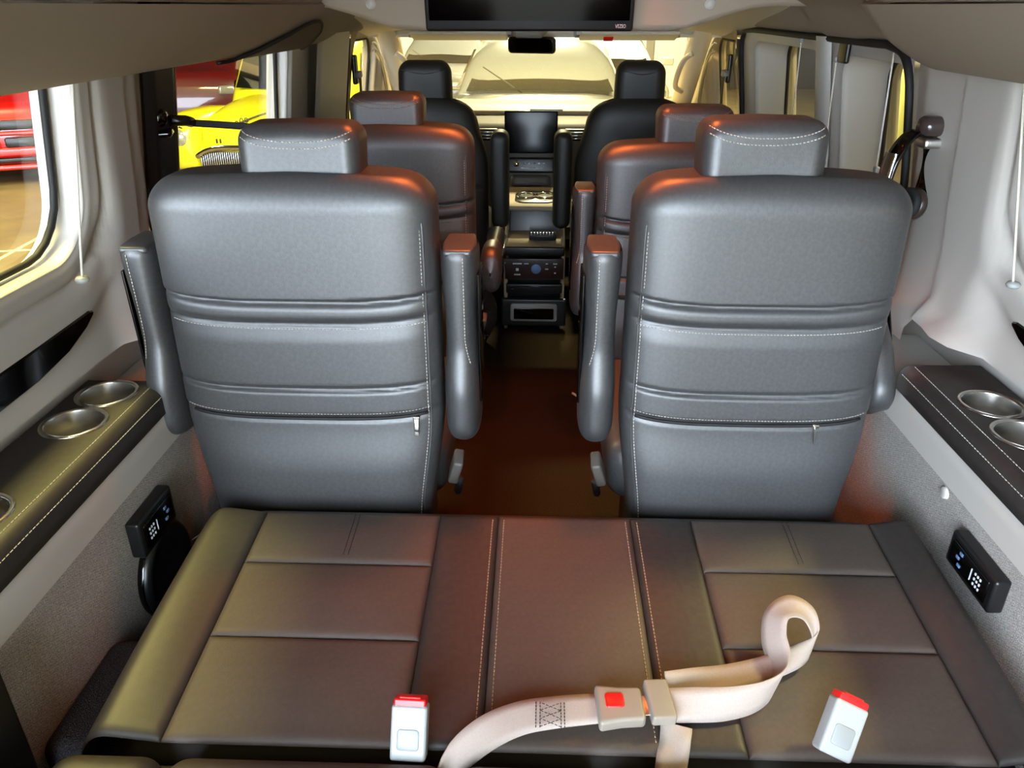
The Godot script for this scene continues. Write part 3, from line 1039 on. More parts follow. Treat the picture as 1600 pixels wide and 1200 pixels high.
func bench() -> void:
	var t := thing("rear_bench_seat", "wide dark leather rear bench cushion with grey brown panels", "bench", Vector3(0, 0, 0))
	var zn := -0.745
	var zf := -1.245
	var st := mb()
	rbox(st, Vector3(1.33, 0.30, 0.50), 0.05, Transform3D(Basis.from_euler(Vector3(0.08, 0, 0)), Vector3(0.045, 0.235, -0.995)), 4)
	part("cushion_base", st, M.bench_smooth, t)
	panel("bolster", t, -0.665, -0.53, zn, zf, M.bench_smooth, 0.010, -1.0, 0.012)
	panel("bolster", t, 0.652, 0.752, zn, zf, M.bench_smooth, 0.010, 1.0, 0.014)
	for c in [[-0.53, -0.183], [0.308, 0.652]]:
		panel("seat_panel", t, c[0], c[1], zn, -0.934, M.bench_panel, 0.007)
		panel("seat_panel", t, c[0], c[1], -0.934, -1.104, M.bench_panel, 0.007)
		panel("seat_panel", t, c[0], c[1], -1.104, zf, M.bench_panel, 0.006)
	panel("seat_strip", t, -0.183, -0.068, zn, zf, M.bench_smooth, 0.004)
	panel("centre_panel", t, -0.068, 0.190, zn, zf, M.bench_panel, 0.005)
	panel("seat_strip", t, 0.190, 0.308, zn, zf, M.bench_smooth, 0.004)
	# front roll, rounded down to the floor
	st = mb()
	grid(st, func(u, v):
		var x: float = lerpf(-0.645, 0.735, u)
		var e := 0.10 * (1 - sqrt(1 - pow(clampf((absf(x - 0.045) - 0.57) / 0.12, 0, 0.995), 2)))
		var a: float = v * PI / 2
		return Vector3(x, by(zf) - 0.028 + 0.022 * cos(a) - (0.25 * smoothstep(0.9, 1.0, v)), zf + 0.004 - 0.026 * sin(a) + e), 50, 14)
	part("front_roll", st, M.bench_smooth, t)
	st = mb()
	for x in [-0.079, -0.057, 0.179, 0.201]:
		var pts := []
		for i in 20:
			var z := lerpf(zn - 0.015, zf + 0.012, i / 19.0)
			pts.append(Vector3(x, by(z) + 0.0012, z))
		stitches(st, pts, 0.0075, 0.0009)
	part("double_stitching", st, M.thread_tan, t, "tan double stitching along the centre panel")
	st = mb()
	for x in [-0.348, -0.339, 0.480, 0.489]:
		var pts := []
		for i in 8:
			var z := lerpf(-1.118, zf + 0.012, i / 7.0)
			pts.append(Vector3(x, by(z) + 0.0062 + 0.0005, z))
		stitches(st, pts, 0.006, 0.0007)
	part("panel_stitching", st, M.thread_black, t)
	# folded backrest, its edge at the bottom of the picture
	var b := thing("bench_backrest", "folded backrest of the rear bench along the lower picture edge", "backrest", Vector3(0, 0, 0))
	for c in [[-0.66, -0.50, 0], [-0.50, -0.105, 1], [-0.105, 0.10, 2], [0.10, 0.33, 1], [0.33, 0.60, 1], [0.60, 0.745, 0]]:
		st = mb()
		rbox(st, Vector3(c[1] - c[0] - 0.002, 0.15, 0.52), 0.035, at((c[0] + c[1]) / 2, 0.336, -0.456), 5)
		part(["bolster", "back_panel", "back_strip"][c[2]], st, [M.bench_smooth, M.bench_panel, M.bench_smooth][c[2]], b)
	st = mb()
	rbox(st, Vector3(1.36, 0.10, 0.06), 0.028, at(0.045, 0.305, -0.712), 4)
	part("hinge_roll", st, M.bench_smooth, b)

# ---------------------------------------------------------------- captain's chairs
func backrest_mesh() -> ArrayMesh:
	var st := mb()
	var top := 1.060
	var bottom := 0.30
	var rows := []
	var y := bottom
	while y < top - 0.055:
		rows.append(y)
		y += 0.0042
	for i in 25: rows.append(top - 0.055 + 0.055 * sin(PI / 2 * i / 24))
	var cols := 84
	var tucks := [[0.842, 0.007], [0.800, 0.004], [0.668, 0.006], [0.607, 0.0035], [0.599, 0.0035]]
	var pts := PackedVector3Array()
	for r in rows:
		for c in cols + 1:
			var a := TAU * c / cols
			var q := 1.0
			if r > top - 0.055: q = sqrt(maxf(0.0, 1 - pow((r - (top - 0.055)) / 0.055, 2)))
			var half: float = lerpf(0.262 - 0.060, 0.262, q) - 0.030 * smoothstep(0.62, 0.34, r)
			if r > top - 0.0001: half *= 0.0
			var dz := lerpf(0.040, 0.072, q)
			var cx := signf(cos(a)) * pow(absf(cos(a)), 0.40)
			var sz := signf(sin(a)) * pow(absf(sin(a)), 0.46)
			var x := half * cx
			var z := -0.075 + dz * sz
			var yy: float = r + 0.012 * (1 - pow(x / 0.262, 2)) * smoothstep(0.95, 1.08, r)
			if sin(a) > 0:
				var k: float = sqrt(sin(a))
				var ys: float = r - 0.016 * pow(absf(x) / 0.262, 3)
				var d := 0.011 * smoothstep(0.842, 0.85, ys) * (1.0 - 0.6 * smoothstep(1.0, 1.075, ys))
				d += 0.006 * bump(ys, 0.808, 0.834, 0.008)
				d += 0.004 * smoothstep(0.664, 0.67, ys) * (1.0 - smoothstep(0.76, 0.80, ys))
				d += 0.006 * bump(ys, 0.612, 0.662, 0.004)
				d += 0.010 * smoothstep(0.60, 0.48, ys)
				for g in tucks: d -= float(g[1]) * exp(-pow((ys - float(g[0])) / 0.0035, 2))
				z += d * k
			pts.append(Vector3(x, yy, z + 0.02 * (1.0 - r)))
	gridp(st, pts, rows.size() - 1, cols)
	st.generate_normals()
	return st.commit()

func rear_z(x: float, y: float) -> float:
	var cx := clampf(absf(x) / 0.262, 0, 1)
	var cosa := pow(cx, 1 / 0.40)
	var sina := sqrt(maxf(0.0, 1 - cosa * cosa))
	var ys := y - 0.016 * pow(absf(x) / 0.262, 3)
	var d := 0.011 * smoothstep(0.842, 0.85, ys) * (1.0 - 0.6 * smoothstep(1.0, 1.075, ys))
	d += 0.006 * bump(ys, 0.808, 0.834, 0.008)
	d += 0.004 * smoothstep(0.664, 0.67, ys) * (1.0 - smoothstep(0.76, 0.80, ys))
	d += 0.006 * bump(ys, 0.612, 0.662, 0.004)
	d += 0.010 * smoothstep(0.60, 0.48, ys)
	return -0.075 + 0.072 * pow(sina, 0.46) + d * sqrt(sina) + 0.02 * (1.0 - y)

func armrest_mesh() -> ArrayMesh:
	# upright folded armrest, origin at its middle; rear face towards +z
	var st := mb()
	grid(st, func(u, v):
		var y: float = lerpf(-0.185, 0.215, v)
		var e := 1.0
		if v < 0.14: e = sqrt(maxf(0.0, 1 - pow(1 - v / 0.14, 2.6)))
		if v > 0.97: e = sqrt(maxf(0.0, 1 - pow((v - 0.97) / 0.03, 2) * 0.25))
		var a: float = u * TAU
		var wx := (0.036 - 0.005 * bump(v, 0.45, 0.8, 0.15)) * lerpf(0.45, 1.0, e)
		var wz := (0.062 + 0.014 * bump(v, 0.0, 0.42, 0.12)) * lerpf(0.5, 1.0, e)
		if v <= 0.0 or v >= 1.0:
			if v <= 0.0: wx *= 0.2; wz *= 0.2
		return Vector3(wx * signf(cos(a)) * pow(absf(cos(a)), 0.78), y, wz * signf(sin(a)) * pow(absf(sin(a)), 0.78) + 0.012 * bump(v, 0.0, 0.4, 0.15)), 32, 60)
	st.generate_normals()
	return st.commit()

var BACK: ArrayMesh
var ARM: ArrayMesh
var CAP: ArrayMesh

func rbox_mesh(size: Vector3, r: float, n: int, warp = null) -> ArrayMesh:
	var st := mb()
	rbox(st, size, r, Transform3D(), n, warp)
	st.generate_normals()
	return st.commit()

func make_chair(called: String, label: String, aisle: float, where: Vector3, pull_x: float, head: Vector3, rear_row: bool, wide: float) -> Node3D:
	var t := thing(called, label, "chair", where, 0.0, "leather captain's chairs")
	var b := put("backrest", BACK, M.leather, t)
	b.scale.x = wide
	# stitched seam lines across the back
	var st := mb()
	for g in [[0.791, 1.0], [0.6165, 1.0]]:
		var pts := []
		for i in 41:
			var x := lerpf(-0.245, 0.245, i / 40.0)
			var y: float = g[0] + 0.016 * pow(absf(x) / 0.262, 3)
			pts.append(Vector3(x, y, rear_z(x, y) + 0.0008))
		stitches(st, pts, 0.0065, 0.0007)
	part("seam_stitching", st, M.thread if rear_row else M.thread_tan, b)
	# zip along the pocket
	st = mb()
	var zp := []
	for i in 41:
		var x := lerpf(-0.236, 0.236, i / 40.0)
		var y: float = 0.603 + 0.016 * pow(absf(x) / 0.262, 3)
		zp.append(Vector3(x, y, rear_z(x, y) - 0.0005))
	tube(st, zp, 0.0035, 6)
	var zi := part("zip", st, M.black_rubber, t, "black pocket zip")
	zi.scale.x = wide
	st = mb()
	rbox(st, Vector3(0.010, 0.036, 0.003), 0.0014, at(pull_x, 0.588, rear_z(pull_x, 0.588) + 0.008, Vector3(-0.15, 0.0 if aisle > 0 else 1.1, 0)), 2)
	rbox(st, Vector3(0.014, 0.008, 0.007), 0.002, at(pull_x, 0.606, rear_z(pull_x, 0.606) + 0.004), 2)
	part("zip_pull", st, M.chrome, zi, "small metal zip pull")
	# piping on the aisle edge, over the shoulder and along the top
	st = mb()
	var pp := []
	for i in 30:
		var y := lerpf(0.36, 0.962, i / 29.0)
		var half := 0.262 - 0.030 * smoothstep(0.62, 0.34, y)
		pp.append(Vector3(aisle * half * 0.925, y, rear_z(0.262 * 0.925, y) + 0.0005))
	for i in range(1, 13):
		var a := PI / 2 * i / 12
		pp.append(Vector3(aisle * (0.186 + 0.056 * cos(a)), 0.975 + 0.074 * sin(a), lerpf(rear_z(0.242, 0.975), -0.030, smoothstep(0.0, 1.0, sin(a)))))
	for i in range(1, 16):
		var x := lerpf(0.194, -0.16, i / 15.0)
		pp.append(Vector3(aisle * x, 1.049 + 0.014 * (1 - pow(x / 0.262, 2)), -0.030))
	tube(st, pp, 0.0022, 6)
	var pi := part("piping", st, M.leather, t)
	pi.scale.x = wide
	st = mb()
	var sp := []
	for p in pp.slice(0, 40): sp.append(p + Vector3(-aisle * 0.005, 0, 0.0026))
	stitches(st, sp, 0.007, 0.0008)
	part("stitching", st, M.thread, pi, "pale edge stitching")
	# headrest with a saddle-stitched top
	var hx := Vector3(0.106, 0.092, 0.056)
	var hm := rbox_mesh(hx * 2, 0.03, 6, func(p: Vector3):
		var k := 1.0 - 0.10 * smoothstep(0.0, -0.08, p.y)
		p.x *= lerpf(1.0, 1.0 / k, 0.0)
		p.y -= 0.004 * (p.x / 0.108) * (p.x / 0.108)
		p.x *= 1.0 + 0.05 * (p.y / 0.09) * 0.5
		p.z += -0.010 * smoothstep(0.0, 0.08, p.y) - 0.010 * (1.0 - pow(p.x / 0.108, 2)) * smoothstep(0.08, 0.0, absf(p.y)) * signf(p.z)
		return p)
	var h := put("headrest", hm, M.leather, t)
	h.position = head
	st = mb()
	for k in 2:
		var pts := []
		for i in 31:
			var x := lerpf(-0.098, 0.098, i / 30.0)
			var s := 1 - pow(absf(x) / 0.098, 2.6)
			var y := 0.074 - k * 0.011 - 0.018 * s + 0.006
			var z := 0.056 - 0.010 * smoothstep(0.0, 0.08, y) - 0.010 * (1.0 - pow(x / 0.108, 2)) * smoothstep(0.08, 0.0, absf(y)) + 0.0006
			# rounded corners of the block
			var qx := maxf(0, absf(x) - 0.078)
			var qy := maxf(0, y + 0.004 * pow(x / 0.108, 2) - 0.062)
			var q := minf(sqrt(qx * qx + qy * qy), 0.029)
			z -= 0.03 - sqrt(0.0009 - q * q)
			pts.append(Vector3(x, y, z))
		stitches(st, pts, 0.0062, 0.0009)
	part("stitching", st, M.thread if rear_row else M.thread_tan, h, "pale double stitching round the headrest top")
	st = mb()
	for s in [-1.0, 1.0]:
		st = mb()
		tube(st, [Vector3(s * 0.05, -0.07, -0.01), Vector3(s * 0.05, -0.12, -0.01)], 0.006, 8)
		part("headrest_post", st, M.chrome, h)
	# armrests, folded upright
	for s in [-1.0, 1.0]:
		var ar := put("armrest", ARM, M.leather, t)
		ar.position = Vector3(s * ((0.296 if wide > 0.95 else 0.288) if s == aisle else 0.303), 0.715, -0.095)
		ar.rotation = Vector3(0.03, 0, 0)
		if wide < 0.95 and s != aisle:      # this one is folded only part of the way up
			ar.position = Vector3(s * 0.298, 0.705, -0.25)
			ar.rotation = Vector3(-0.6, 0, 0)
		var cap := put("armrest_cap", CAP, M.leather, ar)
		cap.position = Vector3(0, 0.213, 0)
		st = mb()
		var lp := []
		for i in 24:
			var v := i / 23.0
			var y := lerpf(0.208, -0.07, v)
			lp.append(Vector3(s * (0.010 + 0.020 * smoothstep(0.55, 1.0, v)), y, 0.0625 + 0.010 * smoothstep(0.4, 1.0, v) - 0.016 * smoothstep(0.55, 1.0, v)))
		stitches(st, lp, 0.0065, 0.0009)
		part("stitching", st, M.thread, ar, "pale stitching down the armrest")
		st = mb()
		rbox(st, Vector3(0.006, 0.27, 0.075), 0.003, at(s * 0.036, 0.035, 0.005), 2)
		part("side_plate", st, M.black_gloss, ar, "glossy black plate on the armrest side")
	# seat, pedestal, buckle
	st = mb()
	rbox(st, Vector3(0.50, 0.15, 0.50), 0.05, at(0, 0.405, -0.36), 5)
	part("seat", st, M.leather, t)
	st = mb()
	rbox(st, Vector3(0.40, 0.06, 0.42), 0.01, at(0, 0.31, -0.34), 2)
	rbox(st, Vector3(0.34, 0.28, 0.34), 0.02, at(0, 0.14, -0.33), 2)
	part("pedestal", st, M.black_plastic, t)
	st = mb()
	tube(st, [Vector3(aisle * 0.262, 0.30, -0.20), Vector3(aisle * 0.275, 0.38, -0.13)], 0.009, 6)
	var bs := part("buckle_stalk", st, M.black_rubber, t)
	st = mb()
	rbox(st, Vector3(0.022, 0.072, 0.046), 0.006, at(aisle * 0.272, 0.432, -0.10, Vector3(0.35, 0, aisle * -0.25)), 3)
	part("belt_buckle", st, M.dash, bs, "small grey belt buckle")
	return t

func make_cab_seat(label: String, aisle: float, where: Vector3, head_w: float) -> void:
	var t := thing("cab_seat", label, "seat", where, 0.0, "front cab seats")
	var st := mb()
	grid(st, func(u, v):
		var y: float = lerpf(0.25, 0.985, v)
		var a: float = u * TAU
		var half := 0.25 - 0.045 * smoothstep(0.72, 0.95, y)
		var q := 1.0
		if y > 0.905: q = sqrt(maxf(0.0, 1 - pow((y - 0.905) / 0.081, 2)))
		half = lerpf(half - 0.09, half, q)
		var dz := lerpf(0.015, 0.075, q)
		var z := dz * signf(sin(a)) * pow(absf(sin(a)), 0.6)
		if sin(a) > 0: z -= 0.010 * exp(-pow((y - 0.655) / 0.006, 2)) + 0.006 * exp(-pow((y - 0.635) / 0.004, 2))
		return Vector3(half * signf(cos(a)) * pow(absf(cos(a)), 0.55), y + 0.02 * (1 - pow(cos(a), 2)) * smoothstep(0.9, 0.985, y), z), 48, 110)
	grid(st, func(u, v): return Vector3(lerpf(-0.12, 0.12, u), 0.985 + 0.018 * sin(u * PI), lerpf(-0.02, 0.02, v)), 8, 2)
	part("backrest", st, M.leather_cab, t)
	st = mb()
	rbox(st, Vector3(head_w, 0.185, 0.11), 0.045, at(0, 1.045, -0.02, Vector3(0.05, 0, 0)), 6, func(p: Vector3):
		p.x *= 1.0 - 0.05 * smoothstep(0.02, 0.09, p.y)
		return p)
	var h := part("headrest", st, M.leather_cab, t)
	st = mb()
	tube(st, spline([Vector3(-head_w * 0.42, 1.105, 0.034), Vector3(0, 1.090, 0.0375), Vector3(head_w * 0.42, 1.105, 0.034)], 8), 0.0018, 5)
	part("seam", st, M.leather_cab, h)
	st = mb()
	for s in [-1.0, 1.0]:
		st = mb()
		tube(st, [Vector3(s * 0.05, 1.02, -0.02), Vector3(s * 0.05, 0.96, -0.02)], 0.006, 8)
		part("headrest_post", st, M.chrome, t)
	st = mb()
	rbox(st, Vector3(0.075, 0.40, 0.12), 0.033, at(aisle * 0.30, 0.675, 0.0, Vector3(0.05, 0, 0)), 5)
	part("armrest", st, M.leather_cab, t)
	st = mb()
	rbox(st, Vector3(0.48, 0.15, 0.50), 0.05, at(0, 0.38, -0.30), 4)
	part("seat", st, M.leather_cab, t)
	st = mb()
	rbox(st, Vector3(0.40, 0.32, 0.42), 0.02, at(0, 0.16, -0.28), 2)
	part("pedestal", st, M.black_plastic, t)

func chairs() -> void:
	BACK = backrest_mesh()
	ARM = armrest_mesh()
	CAP = rbox_mesh(Vector3(0.066, 0.014, 0.112), 0.0068, 3, func(p: Vector3):
		p.x *= 1.0 - 0.25 * pow(absf(p.z) / 0.056, 3)
		return p)
	make_chair("captain_chair", "black leather captain's chair on the left nearest the bench, bright zip pull", 1, Vector3(-0.441, 0, -1.315), 0.213, Vector3(0.022, 1.058, -0.085), true, 0.983)
	make_chair("captain_chair", "black leather captain's chair on the right nearest the bench, headphones behind it", -1, Vector3(0.411, 0, -1.315), 0.14, Vector3(-0.024, 1.068, -0.085), true, 0.918)
	var c := make_chair("captain_chair", "captain's chair on the left between driver seat and rear chair", 1, Vector3(-0.452, -0.045, -2.26), 0.2, Vector3(0.012, 1.062, -0.085), false, 1.0)
	# its aisle armrest is folded down
	for ch in c.get_children():
		if str(ch.name).begins_with("armrest") and ch.position.x > 0:
			ch.position = Vector3(0.303, 0.60, -0.27)
			ch.rotation = Vector3(-PI / 2, 0, 0)
	var c2 := make_chair("captain_chair", "captain's chair on the right between passenger seat and rear chair", -1, Vector3(0.437, -0.09, -2.26), 0.1, Vector3(0.012, 1.075, -0.085), false, 1.0)
	var st := mb()
	tube(st, spline([Vector3(-0.292, 0.50, 0.02), Vector3(-0.296, 0.38, 0.035), Vector3(-0.290, 0.27, 0.04)], 6), 0.006, 6)
	tube(st, [Vector3(-0.290, 0.28, 0.04), Vector3(-0.318, 0.30, 0.045)], 0.004, 5)
	part("recline_strap", st, M.grey_plastic, c2, "thin grey strap hanging by the armrest")
	make_cab_seat("black driver seat with a rounded headrest before the windscreen", 1, Vector3(-0.46, 0, -3.28), 0.215)
	make_cab_seat("black front passenger seat with a rounded headrest", -1, Vector3(0.40, 0, -3.28), 0.20)

# ---------------------------------------------------------------- centre console
func console() -> void:
	var t := thing("centre_console", "floor console between the front seats with cup holders, tray and control panel", "console", Vector3(-0.012, 0, -3.28))
	var w := 0.27
	var st := mb()
	for s in [-1.0, 1.0]:
		prism(st, PackedVector2Array([Vector2(0.0, 0.0), Vector2(0.0, 0.30), Vector2(-0.03, 0.385), Vector2(-0.16, 0.42), Vector2(-0.19, 0.50), Vector2(-0.52, 0.52), Vector2(-0.52, 0.0)]), 0.016, Transform3D(Basis(Vector3(0, 0, 1), Vector3(0, 1, 0), Vector3(-1, 0, 0)), Vector3(s * (w / 2 - 0.008), 0, 0)), 0.003)
	part("side_panel", st, M.dash_tan, t)
	st = mb()
	rbox(st, Vector3(w - 0.034, 0.30, 0.46), 0.004, at(0, 0.15, -0.29), 1)
	part("carcass", st, M.black_plastic, t)
	st = mb()
	rbox(st, Vector3(w, 0.022, 0.34), 0.009, at(0, 0.515, -0.36, Vector3(0.05, 0, 0)), 3)
	var tp := part("cup_tray", st, M.dash_tan, t)
	st = mb()
	prism(st, rrect(0.19, 0.20, 0.05), 0.012, at(0, 0.524, -0.34, Vector3(PI / 2 + 0.05, 0, 0)), 0.003)
	part("tray_well", st, M.black_plastic, tp)
	for k in [-0.045, 0.045]:
		st = mb()
		var ring := []
		for i in 20: ring.append(Vector3(k + 0.042 * cos(TAU * i / 20), 0.534, -0.34 + 0.055 * sin(TAU * i / 20)))
		tube(st, ring, 0.005, 6, true)
		part("cup_ring", st, M.chrome, tp, "chrome cup holder ring")
	# open tray below the cup holders
	st = mb()
	rbox(st, Vector3(w - 0.04, 0.11, 0.012), 0.004, at(0, 0.455, -0.20, Vector3(-0.25, 0, 0)), 2)
	part("tray_back", st, M.black_plastic, t)
	st = mb()
	rbox(st, Vector3(w - 0.03, 0.014, 0.19), 0.005, at(0, 0.392, -0.10, Vector3(0.12, 0, 0)), 2)
	part("tray_floor", st, M.dash_tan, t)
	st = mb()
	rbox(st, Vector3(0.12, 0.024, 0.05), 0.004, at(0.035, 0.415, -0.07, Vector3(0.12, 0, 0)), 2)
	var sp := part("switch_box", st, M.black_plastic, t)
	st = mb()
	for i in 8: rbox(st, Vector3(0.010, 0.014, 0.03), 0.002, at(-0.015 + i * 0.0135, 0.430, -0.07), 1)
	part("switches", st, M.chrome, sp)
	st = mb()
	rbox(st, Vector3(w - 0.006, 0.04, 0.02), 0.006, at(0, 0.365, 0.0), 2)
	part("tray_lip", st, M.black_plastic, t)
	st = mb()
	rbox(st, Vector3(w - 0.01, 0.095, 0.014), 0.004, at(0, 0.287, 0.004), 2)
	var cp := part("control_panel", st, M.wood, t, "brown control panel with small grey markings")
	st = mb()
	for q in [[-0.075, 0.312, 0.04, 0.006], [-0.035, 0.312, 0.02, 0.005], [-0.075, 0.262, 0.028, 0.006], [-0.075, 0.285, 0.012, 0.012], [0.055, 0.312, 0.010, 0.004], [0.055, 0.288, 0.014, 0.005], [0.092, 0.312, 0.018, 0.006], [0.092, 0.298, 0.008, 0.006], [0.092, 0.270, 0.008, 0.006]]:
		rbox(st, Vector3(q[2], q[3], 0.002), 0.0008, at(q[0], q[1], 0.0115), 1)
	part("panel_markings", st, M.icon, cp)
	st = mb()
	lathe(st, [Vector2(0, 0.004), Vector2(0.018, 0.004), Vector2(0.022, 0.0)], at(0.008, 0.288, 0.011, Vector3(PI / 2, 0, 0)), 18)
	part("dial", st, M.icon_blue, cp)
	st = mb()
	rbox(st, Vector3(w - 0.02, 0.042, 0.03), 0.005, at(0, 0.200, 0.006), 2)
	var dv := part("disc_player", st, M.black_plastic, t, "slim black disc player")
	st = mb()
	rbox(st, Vector3(0.20, 0.003, 0.002), 0.001, at(0, 0.21, 0.0215), 1)
	rbox(st, Vector3(0.02, 0.006, 0.002), 0.001, at(-0.10, 0.197, 0.0215), 1)
	part("disc_slot", st, M.black_gloss, dv)
	st = mb()
	rbox(st, Vector3(w + 0.02, 0.13, 0.03), 0.008, at(0, 0.085, 0.006), 3)
	var bn := part("pocket_front", st, M.black_plastic, t)
	st = mb()
	prism(st, rrect(0.21, 0.085, 0.012), 0.01, at(0, 0.088, 0.02), 0.003)
	part("pocket_frame", st, M.grey_plastic, bn)
	st = mb()
	prism(st, rrect(0.18, 0.052, 0.006), 0.008, at(0, 0.082, 0.023), 0.001)
	part("pocket_opening", st, M.black_gloss, bn)
	# a dark bag leaning on the console
	var bag := thing("cloth_bag", "dark cloth bundle on the floor left of the console", "bag", Vector3(-0.235, 0, -3.12))
	st = mb()
	grid(st, func(u, v):
		var a: float = u * TAU
		var r := 0.06 * sin(clampf(v, 0.02, 1.0) * PI * 0.92 + 0.2) * (1 + 0.12 * sin(3 * a + v * 5))
		return Vector3(r * cos(a), 0.30 * v, r * 1.2 * sin(a)), 20, 16)
	part("cloth", st, textured(mat(Color(0.16, 0.13, 0.11), 0.9), null, noise_tex(0.03, 256, false, 1.0, 61), 3.0, 0.6), bag)
	st = mb()
	rbox(st, Vector3(0.05, 0.03, 0.04), 0.012, at(0.0, 0.06, 0.085), 3)
	part("buckle", st, M.black_gloss, bag)

# ---------------------------------------------------------------- belts on the bench
func belt_stub(label: String, p: Vector3, rot: Vector3) -> void:
	var t := thing("belt_buckle", label, "belt buckle", p, 0.0, "white buckle ends on the bench")
	t.rotation = rot
	# stands along +y, face towards +z
	var st := mb()
	rbox(st, Vector3(0.050, 0.076, 0.026), 0.005, at(0, 0.038, 0), 4)
	part("body", st, M.white_plastic, t)
	st = mb()
	rbox(st, Vector3(0.045, 0.014, 0.023), 0.003, at(0, 0.0775, -0.0005), 3)
	var b := part("release_button", st, M.red_plastic, t, "red release button")
	st = mb()
	rbox(st, Vector3(0.030, 0.004, 0.010), 0.0015, at(0, 0.0845, 0.003), 2)
	part("button_ridge", st, M.red_plastic, b)
	st = mb()
	prism(st, rrect(0.031, 0.029, 0.005), 0.003, at(0, 0.030, 0.0125), 0.001)
	part("face_plate", st, mat(Color(0.52, 0.53, 0.53), 0.4), t, "rounded square inset")

func belts() -> void:
	belt_stub("white belt buckle with red button standing left of the belt", Vector3(-0.168, 0.392, -0.722), Vector3(deg_to_rad(-30), deg_to_rad(-2), 0))
	belt_stub("white belt buckle with red button tilted at the right of the belt", Vector3(0.415, 0.402, -0.740), Vector3(deg_to_rad(-34), deg_to_rad(10), deg_to_rad(-30)))
	var t := thing("lap_belt", "pale grey lap belt with red push button buckle lying across the bench", "seat belt", Vector3(0, 0, 0))
	var up := 0.012
	var Y := func(x: float, h: float, z: float) -> Vector3: return Vector3(x, by(z) + h, z)
	# left webbing, rising from the gap with a twist
	var st := mb()
	ribbon(st, [[Y.call(-0.135, -0.02, -0.690), Vector3(0.005, 0.022, -0.008)], [Y.call(-0.105, 0.004, -0.722), Vector3(-0.006, 0.019, -0.014)], [Y.call(-0.062, 0.020, -0.752), Vector3(-0.010, 0.012, -0.018)], [Y.call(-0.015, 0.022, -0.776), Vector3(-0.006, 0.008, -0.022)], [Y.call(0.035, 0.020, -0.789), Vector3(-0.002, 0.006, -0.023)], [Y.call(0.080, 0.018, -0.797), Vector3(-0.001, 0.004, -0.023)], [Y.call(0.105, 0.016, -0.801), Vector3(0.0, 0.002, -0.022)]], 0.0022)
	var w := part("webbing", st, M.webbing, t)
	st = mb()
	for r in 2:
		var a := []
		var b2 := []
		for i in 4:
			var f := i / 3.0
			var z := -0.762 - f * 0.036
			var x0 := 0.014 + (0.030 if i % 2 == 0 else 0.0)
			var x1 := 0.014 + (0.0 if i % 2 == 0 else 0.030)
			a.append(Vector3(x0, by(z) + 0.0235 + f * 0.004 + 0.001, z))
			b2.append(Vector3(x1, by(z) + 0.0235 + f * 0.004 + 0.001, z))
		stitches(st, a if r == 0 else b2, 0.006, 0.0007)
	for x in [0.008, 0.014, 0.044, 0.049]:
		stitches(st, [Vector3(x, by(-0.762) + 0.0225, -0.762), Vector3(x, by(-0.80) + 0.028, -0.80)], 0.005, 0.0007)
	part("box_stitching", st, M.thread_black, w, "dark zigzag stitching")
	# push-button buckle
	st = mb()
	rbox(st, Vector3(0.068, 0.022, 0.058), 0.006, Transform3D(Basis.from_euler(Vector3(0.06, 0.06, 0)), Y.call(0.130, 0.020, -0.800)), 4, func(p: Vector3):
		p.z *= 1.0 + 0.18 * smoothstep(-0.01, -0.034, p.x) - 0.06 * smoothstep(0.02, 0.034, p.x)
		return p)
	var bk := part("buckle", st, M.belt_grey, t, "grey metal and plastic buckle")
	st = mb()
	prism(st, rrect(0.027, 0.025, 0.005), 0.006, Transform3D(Basis.from_euler(Vector3(-PI / 2 + 0.06, 0.06, 0)), Y.call(0.122, 0.030, -0.803)), 0.0015)
	part("push_button", st, M.red_plastic, bk, "red square push button")
	# tongue
	st = mb()
	rbox(st, Vector3(0.030, 0.004, 0.034), 0.0015, Transform3D(Basis.from_euler(Vector3(0.06, 0.06, 0)), Y.call(0.168, 0.020, -0.804)), 2)
	part("tongue", st, M.steel, t)
	st = mb()
	rbox(st, Vector3(0.036, 0.020, 0.066), 0.004, Transform3D(Basis.from_euler(Vector3(0.1, 0.12, -0.08)), Y.call(0.188, 0.024, -0.808)), 4)
	part("adjuster", st, M.belt_grey, t, "grey sliding adjuster")
	# right webbing with its standing loop
	st = mb()
	ribbon(st, [
		[Y.call(0.200, 0.020, -0.806), Vector3(0.002, 0.010, -0.022)],
		[Y.call(0.235, 0.022, -0.806), Vector3(0.003, 0.016, -0.019)],
		[Y.call(0.285, 0.026, -0.806), Vector3(0.004, 0.020, -0.014)],
		[Y.call(0.335, 0.028, -0.818), Vector3(0.006, 0.022, -0.009)],
		[Y.call(0.368, 0.030, -0.842), Vector3(0.008, 0.023, -0.004)],
		[Y.call(0.378, 0.036, -0.878), Vector3(0.012, 0.021, 0.004)],
		[Y.call(0.376, 0.048, -0.910), Vector3(0.014, 0.018, 0.010)],
		[Y.call(0.386, 0.066, -0.938), Vector3(0.012, 0.010, 0.018)],
		[Y.call(0.416, 0.074, -0.945), Vector3(0.006, -0.004, 0.023)],
		[Y.call(0.440, 0.058, -0.930), Vector3(-0.004, -0.014, 0.019)],
		[Y.call(0.436, 0.036, -0.905), Vector3(-0.010, -0.018, 0.013)],
		[Y.call(0.400, 0.026, -0.888), Vector3(-0.010, -0.012, 0.019)],
		[Y.call(0.345, 0.018, -0.872), Vector3(-0.008, -0.006, 0.022)],
		[Y.call(0.290, 0.014, -0.858), Vector3(-0.004, -0.006, 0.023)],
		[Y.call(0.235, 0.014, -0.846), Vector3(-0.001, -0.014, 0.019)],
		[Y.call(0.200, 0.018, -0.836), Vector3(-0.001, -0.016, 0.016)]], 0.0022, 8)
	part("webbing", st, M.webbing, t)
	# tail hanging into the gap
	st = mb()
